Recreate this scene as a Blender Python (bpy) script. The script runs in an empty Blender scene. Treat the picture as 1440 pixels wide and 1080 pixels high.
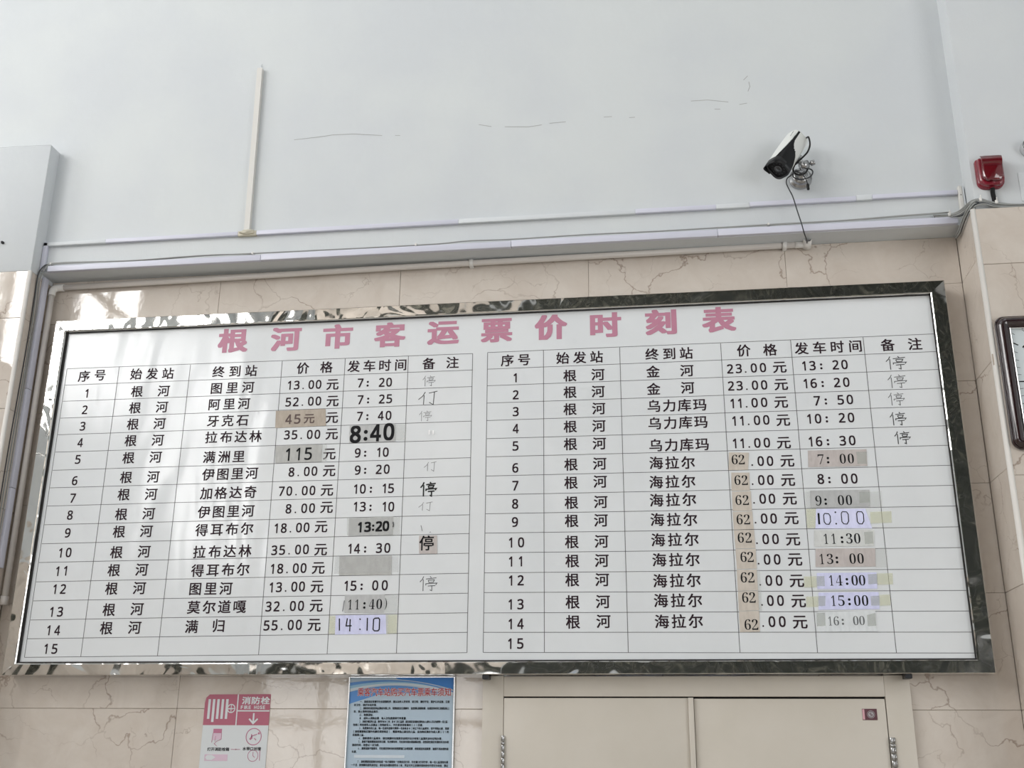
# Bus-station ticket hall: stainless-framed timetable board on a tiled wall.
# Metres. The board's white face is the plane y = 0, the tiled wall y = 0.06, the hall lies towards -y.
import bpy, bmesh, math, random
from mathutils import Vector, Matrix

C = bpy.context.scene.collection
SC = bpy.context.scene
R = math.radians

# ---------------------------------------------------------------- camera
cam = bpy.data.objects.new('camera', bpy.data.cameras.new('camera'))
C.objects.link(cam)
SC.camera = cam
cam.data.sensor_fit = 'HORIZONTAL'
cam.data.sensor_width = 36.0
cam.data.lens = 1536.49 * 36.0 / 1440.0
PITCH, YAW, ROLL = 0.331299, -0.135667, 0.0080355
fw = Vector((math.sin(YAW) * math.cos(PITCH), math.cos(YAW) * math.cos(PITCH), math.sin(PITCH)))
r0 = Vector((math.cos(YAW), -math.sin(YAW), 0))
u0 = r0.cross(fw)
rt = r0 * math.cos(ROLL) + u0 * math.sin(ROLL)
up = -r0 * math.sin(ROLL) + u0 * math.cos(ROLL)
mw = Matrix((rt, up, -fw)).transposed().to_4x4()
mw.translation = Vector((0.34593, -4.0, 1.6))
cam.matrix_world = mw
cam.data.clip_end = 100

# ---------------------------------------------------------------- world, window and fill light, exposure
SC.view_settings.view_transform = 'Standard'
SC.view_settings.look = 'None'
SC.view_settings.exposure = 0.08
SC.view_settings.gamma = 1.0
SC.view_settings.use_curve_mapping = False
world = bpy.data.worlds.new('world')
SC.world = world
world.use_nodes = True
world.node_tree.nodes['Background'].inputs[0].default_value = (0.85, 0.92, 1.0, 1)
world.node_tree.nodes['Background'].inputs[1].default_value = 1.0


def area_light(name, loc, direction, sx, sy, watts, color):
    d = bpy.data.lights.new(name, 'AREA')
    d.shape = 'RECTANGLE'
    d.size, d.size_y, d.energy, d.color = sx, sy, watts, color
    o = bpy.data.objects.new(name, d)
    C.objects.link(o)
    o.location = loc
    o.rotation_euler = Vector(direction).to_track_quat('-Z', 'Y').to_euler()
    return o


DAY = (1.0, 0.985, 0.965)
# window light from the left wall's clerestory; the last lamp is added fill
area_light('day_and_fill_light', (-5.06, -4.3, 5.85), (1, 0, 0), 3.4, 2.5, 345, DAY)
area_light('day_and_fill_light', (-5.06, -8.1, 5.1), (1, 0, 0), 1.7, 2.7, 190, DAY)
area_light('day_and_fill_light', (-5.06, -1.45, 4.9), (1, 0, 0), 1.3, 3.0, 62, DAY)  # invented forward window, added to brighten the right pilaster's side
# added frontal fill for the board, set in an invented right-wall window
area_light('day_and_fill_light', (5.06, -5.2, 2.5), (-1, 0, 0), 4.5, 2.6, 185, DAY)
# weak overhead fill, added in two invented roof openings
area_light('day_and_fill_light', (-1.6, -3.2, 7.55), (0, 0, -1), 1.6, 3.0, 8, DAY)
area_light('day_and_fill_light', (2.2, -3.2, 7.55), (0, 0, -1), 1.6, 3.0, 8, DAY)
# window light through the glazed entrance at the back of the hall
area_light('day_and_fill_light', (-3.1, -9.66, 1.35), (0, 1, 0), 3.2, 2.5, 55, DAY)


# ---------------------------------------------------------------- materials
def mat(name, color, rough=0.5, metal=0.0, spec=0.5, alpha=1.0, coat=0.0, emit=None):
    m = bpy.data.materials.new(name)
    m.use_nodes = True
    b = m.node_tree.nodes['Principled BSDF']
    b.inputs['Base Color'].default_value = (*color, 1)
    b.inputs['Roughness'].default_value = rough
    b.inputs['Metallic'].default_value = metal
    b.inputs['Specular IOR Level'].default_value = spec
    b.inputs['Alpha'].default_value = alpha
    b.inputs['Coat Weight'].default_value = coat
    if emit:
        b.inputs['Emission Color'].default_value = (*emit, 1)
        b.inputs['Emission Strength'].default_value = 1
    return m


def srgb(r, g, b):
    f = lambda v: (v / 255 / 12.92) if v / 255 <= 0.04045 else ((v / 255 + 0.055) / 1.055) ** 2.4
    return (f(r), f(g), f(b))


class NT:
    def __init__(s, m):
        s.t = m.node_tree
        s.b = s.t.nodes['Principled BSDF']

    def n(s, kind, **kw):
        x = s.t.nodes.new(kind)
        for k, v in kw.items():
            if k.startswith('i_'):
                x.inputs[k[2:].replace('_', ' ')].default_value = v
            else:
                setattr(x, k, v)
        return x

    def l(s, a, b):
        s.t.links.new(a, b)

    def ramp(s, src, stops):
        r = s.n('ShaderNodeValToRGB')
        e = r.color_ramp.elements
        while len(e) < len(stops):
            e.new(0.5)
        for k, (p, c) in enumerate(stops):
            e[k].position = p
            e[k].color = (*c, 1) if len(c) == 3 else c
        s.l(src, r.inputs[0])
        return r.outputs[0]

    def pos(s, scale=(1, 1, 1)):
        g = s.n('ShaderNodeNewGeometry')
        m = s.n('ShaderNodeMapping')
        m.inputs['Scale'].default_value = scale
        s.l(g.outputs['Position'], m.inputs[0])
        return m.outputs[0]

    def noise(s, vec, scale, detail=4, rough=0.55, dist=0.0):
        x = s.n('ShaderNodeTexNoise')
        x.inputs['Scale'].default_value = scale
        x.inputs['Detail'].default_value = detail
        x.inputs['Roughness'].default_value = rough
        x.inputs['Distortion'].default_value = dist
        s.l(vec, x.inputs['Vector'])
        return x

    def bump(s, h, strength, dist=0.01, chain=None):
        x = s.n('ShaderNodeBump')
        x.inputs['Strength'].default_value = strength
        x.inputs['Distance'].default_value = dist
        s.l(h, x.inputs['Height'])
        if chain:
            s.l(chain, x.inputs['Normal'])
        s.l(x.outputs[0], s.b.inputs['Normal'])
        return x.outputs[0]

    def mix(s, fac, a, b, mode='MIX'):
        x = s.n('ShaderNodeMix', data_type='RGBA', blend_type=mode)
        for sock, v in ((0, fac), (6, a), (7, b)):
            if hasattr(v, 'is_linked'):
                s.l(v, x.inputs[sock])
            elif isinstance(v, tuple):
                x.inputs[sock].default_value = (*v, 1)
            else:
                x.inputs[sock].default_value = v
        return x.outputs[2]


def plaster(name, c1, c2):
    m = mat(name, c1, 0.55, spec=0.3)
    t = NT(m)
    p = t.pos()
    ps = t.pos((1.6, 1.6, 0.8))
    a = t.noise(p, 1.6, 5)
    c = t.ramp(a.outputs[0], [(0.4, c1), (0.6, c2)])
    t.l(c, t.b.inputs['Base Color'])
    b1 = t.noise(ps, 5, 5, 0.6)
    b2 = t.noise(p, 60, 3, 0.6)
    x = t.bump(b1.outputs[0], 0.24, 0.014)
    t.bump(b2.outputs[0], 0.12, 0.002, x)
    return m


def marble_tile(name, c1, c2, vein, rough=0.07, vscale=2.2, gloss=0.5, vw=1.0):
    m = mat(name, c1, rough, spec=gloss)
    t = NT(m)
    g = t.n('ShaderNodeNewGeometry')
    oi = t.n('ShaderNodeObjectInfo')
    mul = t.n('ShaderNodeVectorMath', operation='SCALE')
    comb = t.n('ShaderNodeCombineXYZ')
    for k in range(3):
        t.l(oi.outputs['Random'], comb.inputs[k])
    t.l(comb.outputs[0], mul.inputs[0])
    mul.inputs['Scale'].default_value = 37.0
    add = t.n('ShaderNodeVectorMath', operation='ADD')
    t.l(g.outputs['Position'], add.inputs[0])
    t.l(mul.outputs[0], add.inputs[1])
    p = add.outputs[0]
    w = t.noise(p, 3.6, 5, 0.55)
    wadd = t.n('ShaderNodeVectorMath', operation='MULTIPLY_ADD')
    t.l(w.outputs['Color'], wadd.inputs[0])
    wadd.inputs[1].default_value = (0.34, 0.34, 0.34)
    t.l(p, wadd.inputs[2])
    q = wadd.outputs[0]
    v = t.n('ShaderNodeTexVoronoi', feature='DISTANCE_TO_EDGE')
    v.inputs['Scale'].default_value = vscale
    t.l(q, v.inputs['Vector'])
    v2 = t.n('ShaderNodeTexVoronoi', feature='DISTANCE_TO_EDGE')
    v2.inputs['Scale'].default_value = vscale * 2.6
    t.l(q, v2.inputs['Vector'])
    crack = t.ramp(v.outputs['Distance'], [(0.0, (1, 1, 1)), (0.008 * vw, (0, 0, 0))])
    crack2 = t.ramp(v2.outputs['Distance'], [(0.0, (0.8, 0.8, 0.8)), (0.010 * vw, (0, 0, 0))])
    msk = t.ramp(t.noise(p, 2.7, 3).outputs[0], [(0.40, (0, 0, 0)), (0.55, (0.95, 0.95, 0.95))])
    msk2 = t.ramp(t.noise(p, 6.0, 2).outputs[0], [(0.48, (0, 0, 0)), (0.62, (0.7, 0.7, 0.7))])
    f1 = t.mix(1.0, crack, msk, 'MULTIPLY')
    f2 = t.mix(1.0, crack2, msk2, 'MULTIPLY')
    f = t.mix(1.0, f1, f2, 'ADD')
    cloud = t.ramp(t.noise(p, 7, 6, 0.65, 0.6).outputs[0], [(0.35, c1), (0.68, c2)])
    col = t.mix(f, cloud, vein)
    t.l(col, t.b.inputs['Base Color'])
    wav = t.noise(p, 3.0, 2)
    fine = t.noise(p, 55, 3)
    x = t.bump(wav.outputs[0], 0.06, 0.02)
    t.bump(fine.outputs[0], 0.035, 0.002, x)
    return m


M = {}
M['wall'] = plaster('white_plaster', srgb(211, 215, 216), srgb(206, 210, 213))
M['tile'] = marble_tile('beige_marble_tile', srgb(203, 192, 181), srgb(213, 204, 194), srgb(156, 139, 126), 0.02, gloss=0.8)
M['grout'] = mat('grout', srgb(176, 163, 150), 0.8)
M['edge_trim'] = mat('ivory_edge_trim', srgb(224, 220, 214), 0.3)
M['lilac'] = mat('lilac_white_plastic', srgb(210, 211, 224), 0.45)
M['beige_plastic'] = mat('beige_plastic', srgb(216, 214, 209), 0.5)
M['painted_plastic'] = mat('painted_over_plastic', srgb(214, 218, 221), 0.55)
M['pipe'] = mat('white_pvc_pipe', srgb(214, 208, 202), 0.35)
M['clip'] = mat('white_clip', srgb(226, 224, 220), 0.4)
M['cable_grey'] = mat('grey_cable', srgb(150, 152, 150), 0.5)
M['cable_dark'] = mat('dark_cable', srgb(52, 54, 58), 0.5)
M['ink'] = mat('maroon_black_ink', srgb(46, 30, 38), 0.6, spec=0.2)
M['ink_black'] = mat('black_ink', srgb(16, 16, 20), 0.6, spec=0.2)
M['ink_grey'] = mat('grey_ink', srgb(96, 98, 100), 0.5)
M['ink_brown'] = mat('faded_brown_ink', srgb(92, 74, 70), 0.6)
M['line'] = mat('grid_line_ink', srgb(84, 82, 84), 0.6)
M['pink'] = mat('faded_pink_vinyl', srgb(190, 130, 152), 0.5)
M['white_ink'] = mat('white_mark', srgb(250, 250, 250), 0.4)
for k, c in dict(tan=(172, 160, 146), grey=(182, 183, 183), greyd=(176, 176, 173), pinkgrey=(190, 182, 179), lilac=(208, 210, 240),
                 lilac2=(216, 218, 246), pale=(208, 210, 208), pale2=(216, 220, 222), beige=(199, 190, 179)).items():
    m = M['paper_' + k] = mat('paper_' + k, srgb(*c), 0.38, spec=0.5)
    t = NT(m)
    nz = t.noise(t.pos((1, 1, 0.4)), 60, 3)
    t.bump(nz.outputs[0], 0.35, 0.003)
    cc = t.ramp(nz.outputs[0], [(0.4, srgb(*c)), (0.6, srgb(*(min(255, v + 9) for v in c)))])
    t.l(cc, t.b.inputs['Base Color'])
for k, c, a in (('y', (234, 235, 206), 0.28), ('g', (210, 214, 208), 0.30), ('w', (228, 230, 230), 0.14), ('c', (222, 224, 220), 0.16)):
    m = M['tape_' + k] = mat('tape_' + k, srgb(*c), 0.18, alpha=a)
    t = NT(m)
    t.bump(t.noise(t.pos(), 90, 3).outputs[0], 0.3, 0.002)

# board face: satin white sheet, slightly wavy
m = M['board'] = mat('satin_white_sheet', srgb(216, 219, 221), 0.13, spec=0.6)
t = NT(m)
w1 = t.noise(t.pos((1.0, 1, 0.28)), 2.3, 3, 0.5, 0.4)
w2 = t.noise(t.pos((0.6, 1, 3)), 24, 2)
x = t.bump(w1.outputs[0], 0.55, 0.03)
t.bump(w2.outputs[0], 0.05, 0.002, x)
cc = t.ramp(t.noise(t.pos(), 3, 4).outputs[0], [(0.35, srgb(228, 231, 233)), (0.7, srgb(223, 226, 228))])
t.l(cc, t.b.inputs['Base Color'])

# mirror-polished stainless steel, dented
m = M['steel'] = mat('polished_steel', (0.72, 0.71, 0.69), 0.05, 1.0)
t = NT(m)
w1 = t.noise(t.pos(), 3.0, 2, 0.5, 1.0)
w2 = t.noise(t.pos(), 14, 1, 0.5, 0.6)
x = t.bump(w1.outputs[0], 0.42, 0.02)
w3 = t.noise(t.pos((1, 1, 1)), 6, 1, 0.5, 1.2)
x = t.bump(w3.outputs[0], 0.30, 0.012, x)
t.bump(w2.outputs[0], 0.10, 0.003, x)
M['chrome'] = mat('brushed_chrome', (0.45, 0.45, 0.45), 0.25, 1.0)
M['black_gap'] = mat('black_gasket', srgb(34, 32, 32), 0.4)
M['cabinet'] = mat('beige_painted_steel', srgb(206, 199, 188), 0.38, spec=0.35)
t = NT(M['cabinet'])
t.bump(t.noise(t.pos(), 2.0, 2).outputs[0], 0.1, 0.02)
cc = t.ramp(t.noise(t.pos(), 4, 5).outputs[0], [(0.4, srgb(207, 200, 189)), (0.7, srgb(202, 195, 183))])
t.l(cc, t.b.inputs['Base Color'])
M['dark_gap'] = mat('dark_gap', srgb(30, 26, 25), 0.8)
M['cam_white'] = mat('camera_white_paint', srgb(226, 228, 224), 0.3)
M['cam_black'] = mat('camera_black_plastic', srgb(10, 10, 12), 0.4, spec=0.3)
M['cam_glass'] = mat('camera_lens_glass', srgb(26, 30, 36), 0.05, coat=1.0)
M['cam_dark'] = mat('camera_dark_plastic', srgb(34, 36, 40), 0.4)
M['red_body'] = mat('red_alarm_plastic', srgb(124, 12, 36), 0.25, coat=0.5)
M['red_lens'] = mat('dark_red_alarm_lens', srgb(96, 5, 20), 0.12, coat=1.0)
M['clock_frame'] = mat('dark_mahogany_lacquer', srgb(34, 10, 14), 0.16, coat=1.0)
M['dial'] = mat('white_clock_dial', srgb(206, 214, 216), 0.35)
M['silver'] = mat('silver_bezel', (0.7, 0.7, 0.7), 0.25, 1.0)
M['alu'] = mat('white_aluminium_frame', srgb(222, 224, 226), 0.35, 0.3)
M['red_sign'] = mat('faded_red_sign', srgb(178, 100, 120), 0.5)
M['white_sign'] = mat('white_sign', srgb(214, 218, 220), 0.4)
M['pink_line'] = mat('pink_print', srgb(188, 118, 146), 0.5)
M['pink_pale'] = mat('pale_pink_print', srgb(216, 190, 206), 0.5)
M['po_base'] = mat('notice_pale_blue', srgb(174, 193, 208), 0.35)
M['po_blue'] = mat('notice_blue', srgb(40, 122, 200), 0.35)
M['po_mid'] = mat('notice_mid_blue', srgb(84, 140, 204), 0.35)
M['po_light'] = mat('notice_light_band', srgb(202, 212, 220), 0.35)
M['po_cyan'] = mat('notice_cyan_band', srgb(146, 190, 216), 0.35)
M['po_red'] = mat('notice_red_ink', srgb(178, 30, 48), 0.5)
M['st_maroon'] = mat('sticker_maroon', srgb(96, 58, 66), 0.5)
M['st_grey'] = mat('sticker_grey', srgb(172, 172, 174), 0.5)
M['st_pink'] = mat('sticker_pink', srgb(216, 168, 176), 0.5)
M['black_rubber'] = mat('black_corrugated_rubber', srgb(14, 14, 15), 0.5)
M['glue'] = mat('yellowed_glue', srgb(196, 190, 172), 0.5)
M['dark_marble'] = marble_tile('dark_green_marble', srgb(30, 33, 30), srgb(62, 64, 57), srgb(150, 148, 134), 0.2, 1.3, vw=4.0)
M['floor'] = marble_tile('floor_tile', srgb(170, 164, 154), srgb(182, 176, 168), srgb(120, 112, 104), 0.25)
M['ceiling'] = mat('ceiling_white', srgb(216, 218, 218), 0.8)
M['seam'] = mat('hairline_seam', srgb(166, 170, 172), 0.7)
M['scuff'] = mat('pencil_scuff', srgb(160, 162, 160), 0.7)
M['win_frame'] = mat('window_frame_grey', srgb(120, 122, 120), 0.5)
m = M['glass'] = mat('window_glass', (1, 1, 1), 0.0, alpha=0.12)


def grey_ink(v):
    k = 'pen_%02d' % int(v * 100)
    if k not in M:
        g = 18 + v * 205
        M[k] = mat('pen_ink', srgb(g, g, min(255, g * 1.02)), 0.5)
    return M[k]


# ---------------------------------------------------------------- mesh helpers (world coordinates)
def worldloc(o):
    v = Vector((0, 0, 0))
    while o:
        v = v + o.location
        o = o.parent
    return v


def link(name, me, m, parent=None, loc=None):
    """me is in world coordinates; the object's origin goes to loc (or stays at its parent's origin)."""
    o = bpy.data.objects.new(name, me)
    C.objects.link(o)
    pw = worldloc(parent) if parent else Vector((0, 0, 0))
    if parent:
        o.parent = parent
    org = Vector(loc) if loc is not None else pw
    o.location = org - pw
    if org.length > 0:
        me.transform(Matrix.Translation(-org))
    if m and not me.materials:
        me.materials.append(m)
    return o


def obj(name, bm, m, parent=None, smooth=False, loc=None):
    me = bpy.data.meshes.new(name)
    if smooth:
        for f in bm.faces:
            f.smooth = True
    bm.normal_update()
    bm.to_mesh(me)
    bm.free()
    return link(name, me, m, parent, loc)


def auto_smooth(o, ang=35):
    me = o.data
    for p in me.polygons:
        p.use_smooth = True
    me.set_sharp_from_angle(angle=R(ang))


def box(bm, x0, x1, y0, y1, z0, z1, bev=0.0, seg=1):
    b = bmesh.new()
    bmesh.ops.create_cube(b, size=1)
    for v in b.verts:
        v.co = Vector(((x0 + x1) / 2 + v.co.x * (x1 - x0), (y0 + y1) / 2 + v.co.y * (y1 - y0), (z0 + z1) / 2 + v.co.z * (z1 - z0)))
    if bev:
        bmesh.ops.bevel(b, geom=b.edges[:], offset=bev, segments=seg, affect='EDGES', profile=0.5)
    append(bm, b)
    return bm


def append(bm, b):
    me = bpy.data.meshes.new('tmp')
    b.to_mesh(me)
    b.free()
    bm.from_mesh(me)
    bpy.data.meshes.remove(me)


def mkbox(name, x0, x1, y0, y1, z0, z1, m, parent=None, bev=0.0, seg=1, loc=None):
    o = obj(name, box(bmesh.new(), x0, x1, y0, y1, z0, z1, bev, seg), m, parent, loc=loc)
    if bev and seg > 1:
        auto_smooth(o)
    return o


def smooth_path(pts, n=6):
    """Catmull-Rom through the points."""
    P = [Vector(p) for p in pts]
    P = [P[0] * 2 - P[1]] + P + [P[-1] * 2 - P[-2]]
    out = []
    for i in range(1, len(P) - 2):
        for k in range(n):
            t = k / n
            a, b, c, d = P[i - 1], P[i], P[i + 1], P[i + 2]
            out.append(0.5 * ((2 * b) + (c - a) * t + (2 * a - 5 * b + 4 * c - d) * t * t + (3 * b - a - 3 * c + d) * t ** 3))
    out.append(P[-2])
    return out


def tube(bm, pts, r, n=10, caps=True):
    P = [Vector(p) for p in pts]
    rings = []
    t0 = (P[1] - P[0]).normalized()
    nrm = t0.orthogonal().normalized()
    for i, p in enumerate(P):
        t = ((P[min(i + 1, len(P) - 1)] - P[max(i - 1, 0)])).normalized()
        nrm = (nrm - t * nrm.dot(t)).normalized()
        bi = t.cross(nrm)
        rr = r[i] if isinstance(r, (list, tuple)) else r
        rings.append([bm.verts.new(p + nrm * math.cos(2 * math.pi * k / n) * rr + bi * math.sin(2 * math.pi * k / n) * rr) for k in range(n)])
    for a, b in zip(rings, rings[1:]):
        for k in range(n):
            f = bm.faces.new((a[k], a[(k + 1) % n], b[(k + 1) % n], b[k]))
            f.smooth = True
    if caps:
        bm.faces.new(rings[0][::-1])
        bm.faces.new(rings[-1])
    return bm


def ribbon(bm, pts, w, y):
    """flat mitred stroke on a plane of constant y; pts are (x, z)."""
    P = [Vector((p[0], p[1])) for p in pts]
    n = len(P)
    L, Rr = [], []
    for i in range(n):
        d1 = (P[i] - P[i - 1]).normalized() if i else None
        d2 = (P[i + 1] - P[i]).normalized() if i < n - 1 else None
        d = ((d1 or d2) + (d2 or d1))
        d = d.normalized() if d.length > 1e-6 else (d1 or d2)
        q = Vector((-d.y, d.x))
        k = 1.0
        if d1 and d2:
            k = 1 / max(0.5, q.dot(Vector((-d1.y, d1.x))))
        L.append(bm.verts.new((P[i].x + q.x * w / 2 * k, y, P[i].y + q.y * w / 2 * k)))
        Rr.append(bm.verts.new((P[i].x - q.x * w / 2 * k, y, P[i].y - q.y * w / 2 * k)))
    for i in range(n - 1):
        bm.faces.new((L[i], L[i + 1], Rr[i + 1], Rr[i]))
    return bm


def slab(bm, poly, y0, y1):
    """polygon of (x, z), y0 = front, y1 = back."""
    a = [bm.verts.new((p[0], y0, p[1])) for p in poly]
    b = [bm.verts.new((p[0], y1, p[1])) for p in poly]
    n = len(poly)
    bm.faces.new(a)
    bm.faces.new(b[::-1])
    for k in range(n):
        bm.faces.new((a[k], b[k], b[(k + 1) % n], a[(k + 1) % n]))
    bmesh.ops.recalc_face_normals(bm, faces=bm.faces[:])
    return bm


def disc(bm, cx, cz, r, y, n=24, rz=None):
    vs = [bm.verts.new((cx + r * math.cos(2 * math.pi * k / n), y, cz + (rz or r) * math.sin(2 * math.pi * k / n))) for k in range(n)]
    bm.faces.new(vs)
    return bm


def ring(bm, cx, cz, r0_, r1_, y, n=28, kz=1.0):
    a = [bm.verts.new((cx + r0_ * math.cos(2 * math.pi * k / n), y, cz + kz * r0_ * math.sin(2 * math.pi * k / n))) for k in range(n)]
    b = [bm.verts.new((cx + r1_ * math.cos(2 * math.pi * k / n), y, cz + kz * r1_ * math.sin(2 * math.pi * k / n))) for k in range(n)]
    for k in range(n):
        bm.faces.new((a[k], a[(k + 1) % n], b[(k + 1) % n], b[k]))
    return bm


def lathe(bm, prof, org, axis, n=24):
    """prof: list of (radius, distance along axis)."""
    ax = Vector(axis).normalized()
    u = ax.orthogonal().normalized()
    v = ax.cross(u)
    rings = []
    for r, h in prof:
        rings.append([bm.verts.new(Vector(org) + ax * h + (u * math.cos(2 * math.pi * k / n) + v * math.sin(2 * math.pi * k / n)) * max(r, 1e-5)) for k in range(n)])
    for a, b in zip(rings, rings[1:]):
        for k in range(n):
            f = bm.faces.new((a[k], a[(k + 1) % n], b[(k + 1) % n], b[k]))
            f.smooth = True
    bmesh.ops.remove_doubles(bm, verts=bm.verts[:], dist=1e-5)
    bmesh.ops.recalc_face_normals(bm, faces=bm.faces[:])
    return bm


# ---- glyphs of Blender's own font, as flat polygons normalised to their ink box
_gl = {}


def glyph(ch, thin=0.0):
    key = (ch, thin)
    if key not in _gl:
        cu = bpy.data.curves.new('g', 'FONT')
        cu.body = ch
        cu.resolution_u = 3
        cu.offset = thin
        o = bpy.data.objects.new('g', cu)
        C.objects.link(o)
        dg = bpy.context.evaluated_depsgraph_get()
        me = bpy.data.meshes.new_from_object(o.evaluated_get(dg))
        vs = [(v.co.x, v.co.y) for v in me.vertices]
        fs = [tuple(p.vertices) for p in me.polygons]
        _gl[key] = (vs, fs)
        bpy.data.objects.remove(o)
        bpy.data.meshes.remove(me)
        bpy.data.curves.remove(cu)
    return _gl[key]


def flip(fs):
    return [f[::-1] for f in fs]


class Ink:
    """collects flat glyphs on the plane y."""

    def __init__(s, y):
        s.v, s.f, s.y = [], [], y

    def put(s, ch, cx, cz, w, h, fit='box', bold=(0, 0), thin=0.0, slant=0.0, rot=0.0):
        vs, fs = glyph(ch, thin)
        if not vs:
            return
        xs = [a for a, b in vs]
        ys = [b for a, b in vs]
        if fit == 'em':          # keep the glyph's place in its em square (CJK)
            x0, x1, y0, y1 = 0.0, 1.0, -0.12, 0.88
            ex = max(xs) - min(xs)
            mx = (max(xs) + min(xs)) / 2
            x0, x1 = mx - EMW / 2, mx + EMW / 2
            y0, y1 = EMY - EMH / 2, EMY + EMH / 2
        else:
            x0, x1, y0, y1 = min(xs), max(xs), min(ys), max(ys)
        bx, bz = bold
        offs = [(0, 0)] if not (bx or bz) else [(i * bx, j * bz) for i in (-1, -0.5, 0, 0.5, 1) for j in (-1, -0.33, 0.33, 1)] if (bx > 0.002) else [(-bx, -bz), (bx, bz), (-bx, bz), (bx, -bz)]
        cr, sr = math.cos(rot), math.sin(rot)
        for q_, (ox, oz) in enumerate(offs):
            n = len(s.v)
            for a, b in vs:
                px = ((a - x0) / (x1 - x0) - 0.5) * w
                pz = ((b - y0) / (y1 - y0) - 0.5) * h
                px += slant * pz
                px, pz = px * cr - pz * sr, px * sr + pz * cr
                s.v.append((cx + px + ox, s.y - 0.00002 * q_, cz + pz + oz))
            s.f += [tuple(i + n for i in f) for f in fs]

    def dot(s, cx, cz, d, n=8):
        k = len(s.v)
        for i in range(n):
            s.v.append((cx + d / 2 * math.cos(2 * math.pi * i / n), s.y, cz + d / 2 * math.sin(2 * math.pi * i / n)))
        s.f.append(tuple(range(k, k + n)))

    def build(s, name, m, parent):
        me = bpy.data.meshes.new(name)
        me.from_pydata(s.v, [], s.f)
        me.update()
        return link(name, me, m, parent)


# measure the em box of this font's CJK glyphs from a full-width character
_vs, _ = glyph('国')
EMW = (max(a for a, b in _vs) - min(a for a, b in _vs)) / 0.86
EMH = EMW
EMY = (max(b for a, b in _vs) + min(b for a, b in _vs)) / 2

SANS = {str(k): chr(0x1D7E2 + k) for k in range(10)}
SERIF = {str(k): chr(0x1D7CE + k) for k in range(10)}


def thing(name, label, cat, loc, group=None):
    o = bpy.data.objects.new(name, None)
    o.empty_display_size = 0.05
    C.objects.link(o)
    o.location = loc
    tag(o, label, cat, group)
    return o


def tag(o, label, cat, group=None):
    o['label'] = label
    o['category'] = cat
    if group:
        o['group'] = group
    return o


def stuff(o):
    o['kind'] = 'stuff'
    return o


def struct(o):
    o['kind'] = 'structure'
    return o


rnd = random.Random(4)

CAMFRONT = (0.857, -0.17, 3.773)
CABLE1 = [(0.9793, -0.13, 3.9235), (0.9844, -0.15, 3.914), (0.9856, -0.16, 3.876), (0.9743, -0.165, 3.8423), (0.9536, -0.165, 3.8186), (0.9284, -0.16, 3.7982), (0.9159, -0.15, 3.7798), (0.9201, -0.14, 3.7665), (0.9381, -0.14, 3.7558), (0.9618, -0.13, 3.7677), (0.9803, -0.11, 3.8015)]
CABLE2 = [(0.9403, -0.1, 3.7974), (0.9189, -0.13, 3.7723), (0.9175, -0.13, 3.7535), (0.9356, -0.13, 3.7429), (0.9614, -0.12, 3.7484), (0.9854, -0.11, 3.7634), (0.9966, -0.1, 3.7872), (0.9912, -0.09, 3.806), (0.9732, -0.085, 3.8133)]
CABLE3 = [(0.9271, -0.15, 3.7665), (0.9475, -0.15, 3.7526), (0.9608, -0.14, 3.7356), (0.9676, -0.13, 3.722)]
HANG = [(0.9283, -0.145, 3.7755), (0.9086, -0.14, 3.7578), (0.8928, -0.13, 3.7489), (0.8899, -0.12, 3.7328), (0.9001, -0.11, 3.7096), (0.9127, -0.1, 3.683), (0.9259, -0.09, 3.6286), (0.9393, -0.08, 3.5775), (0.9498, -0.06, 3.544), (0.9645, -0.01, 3.5372), (0.9693, 0.02, 3.5362)]

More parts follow.
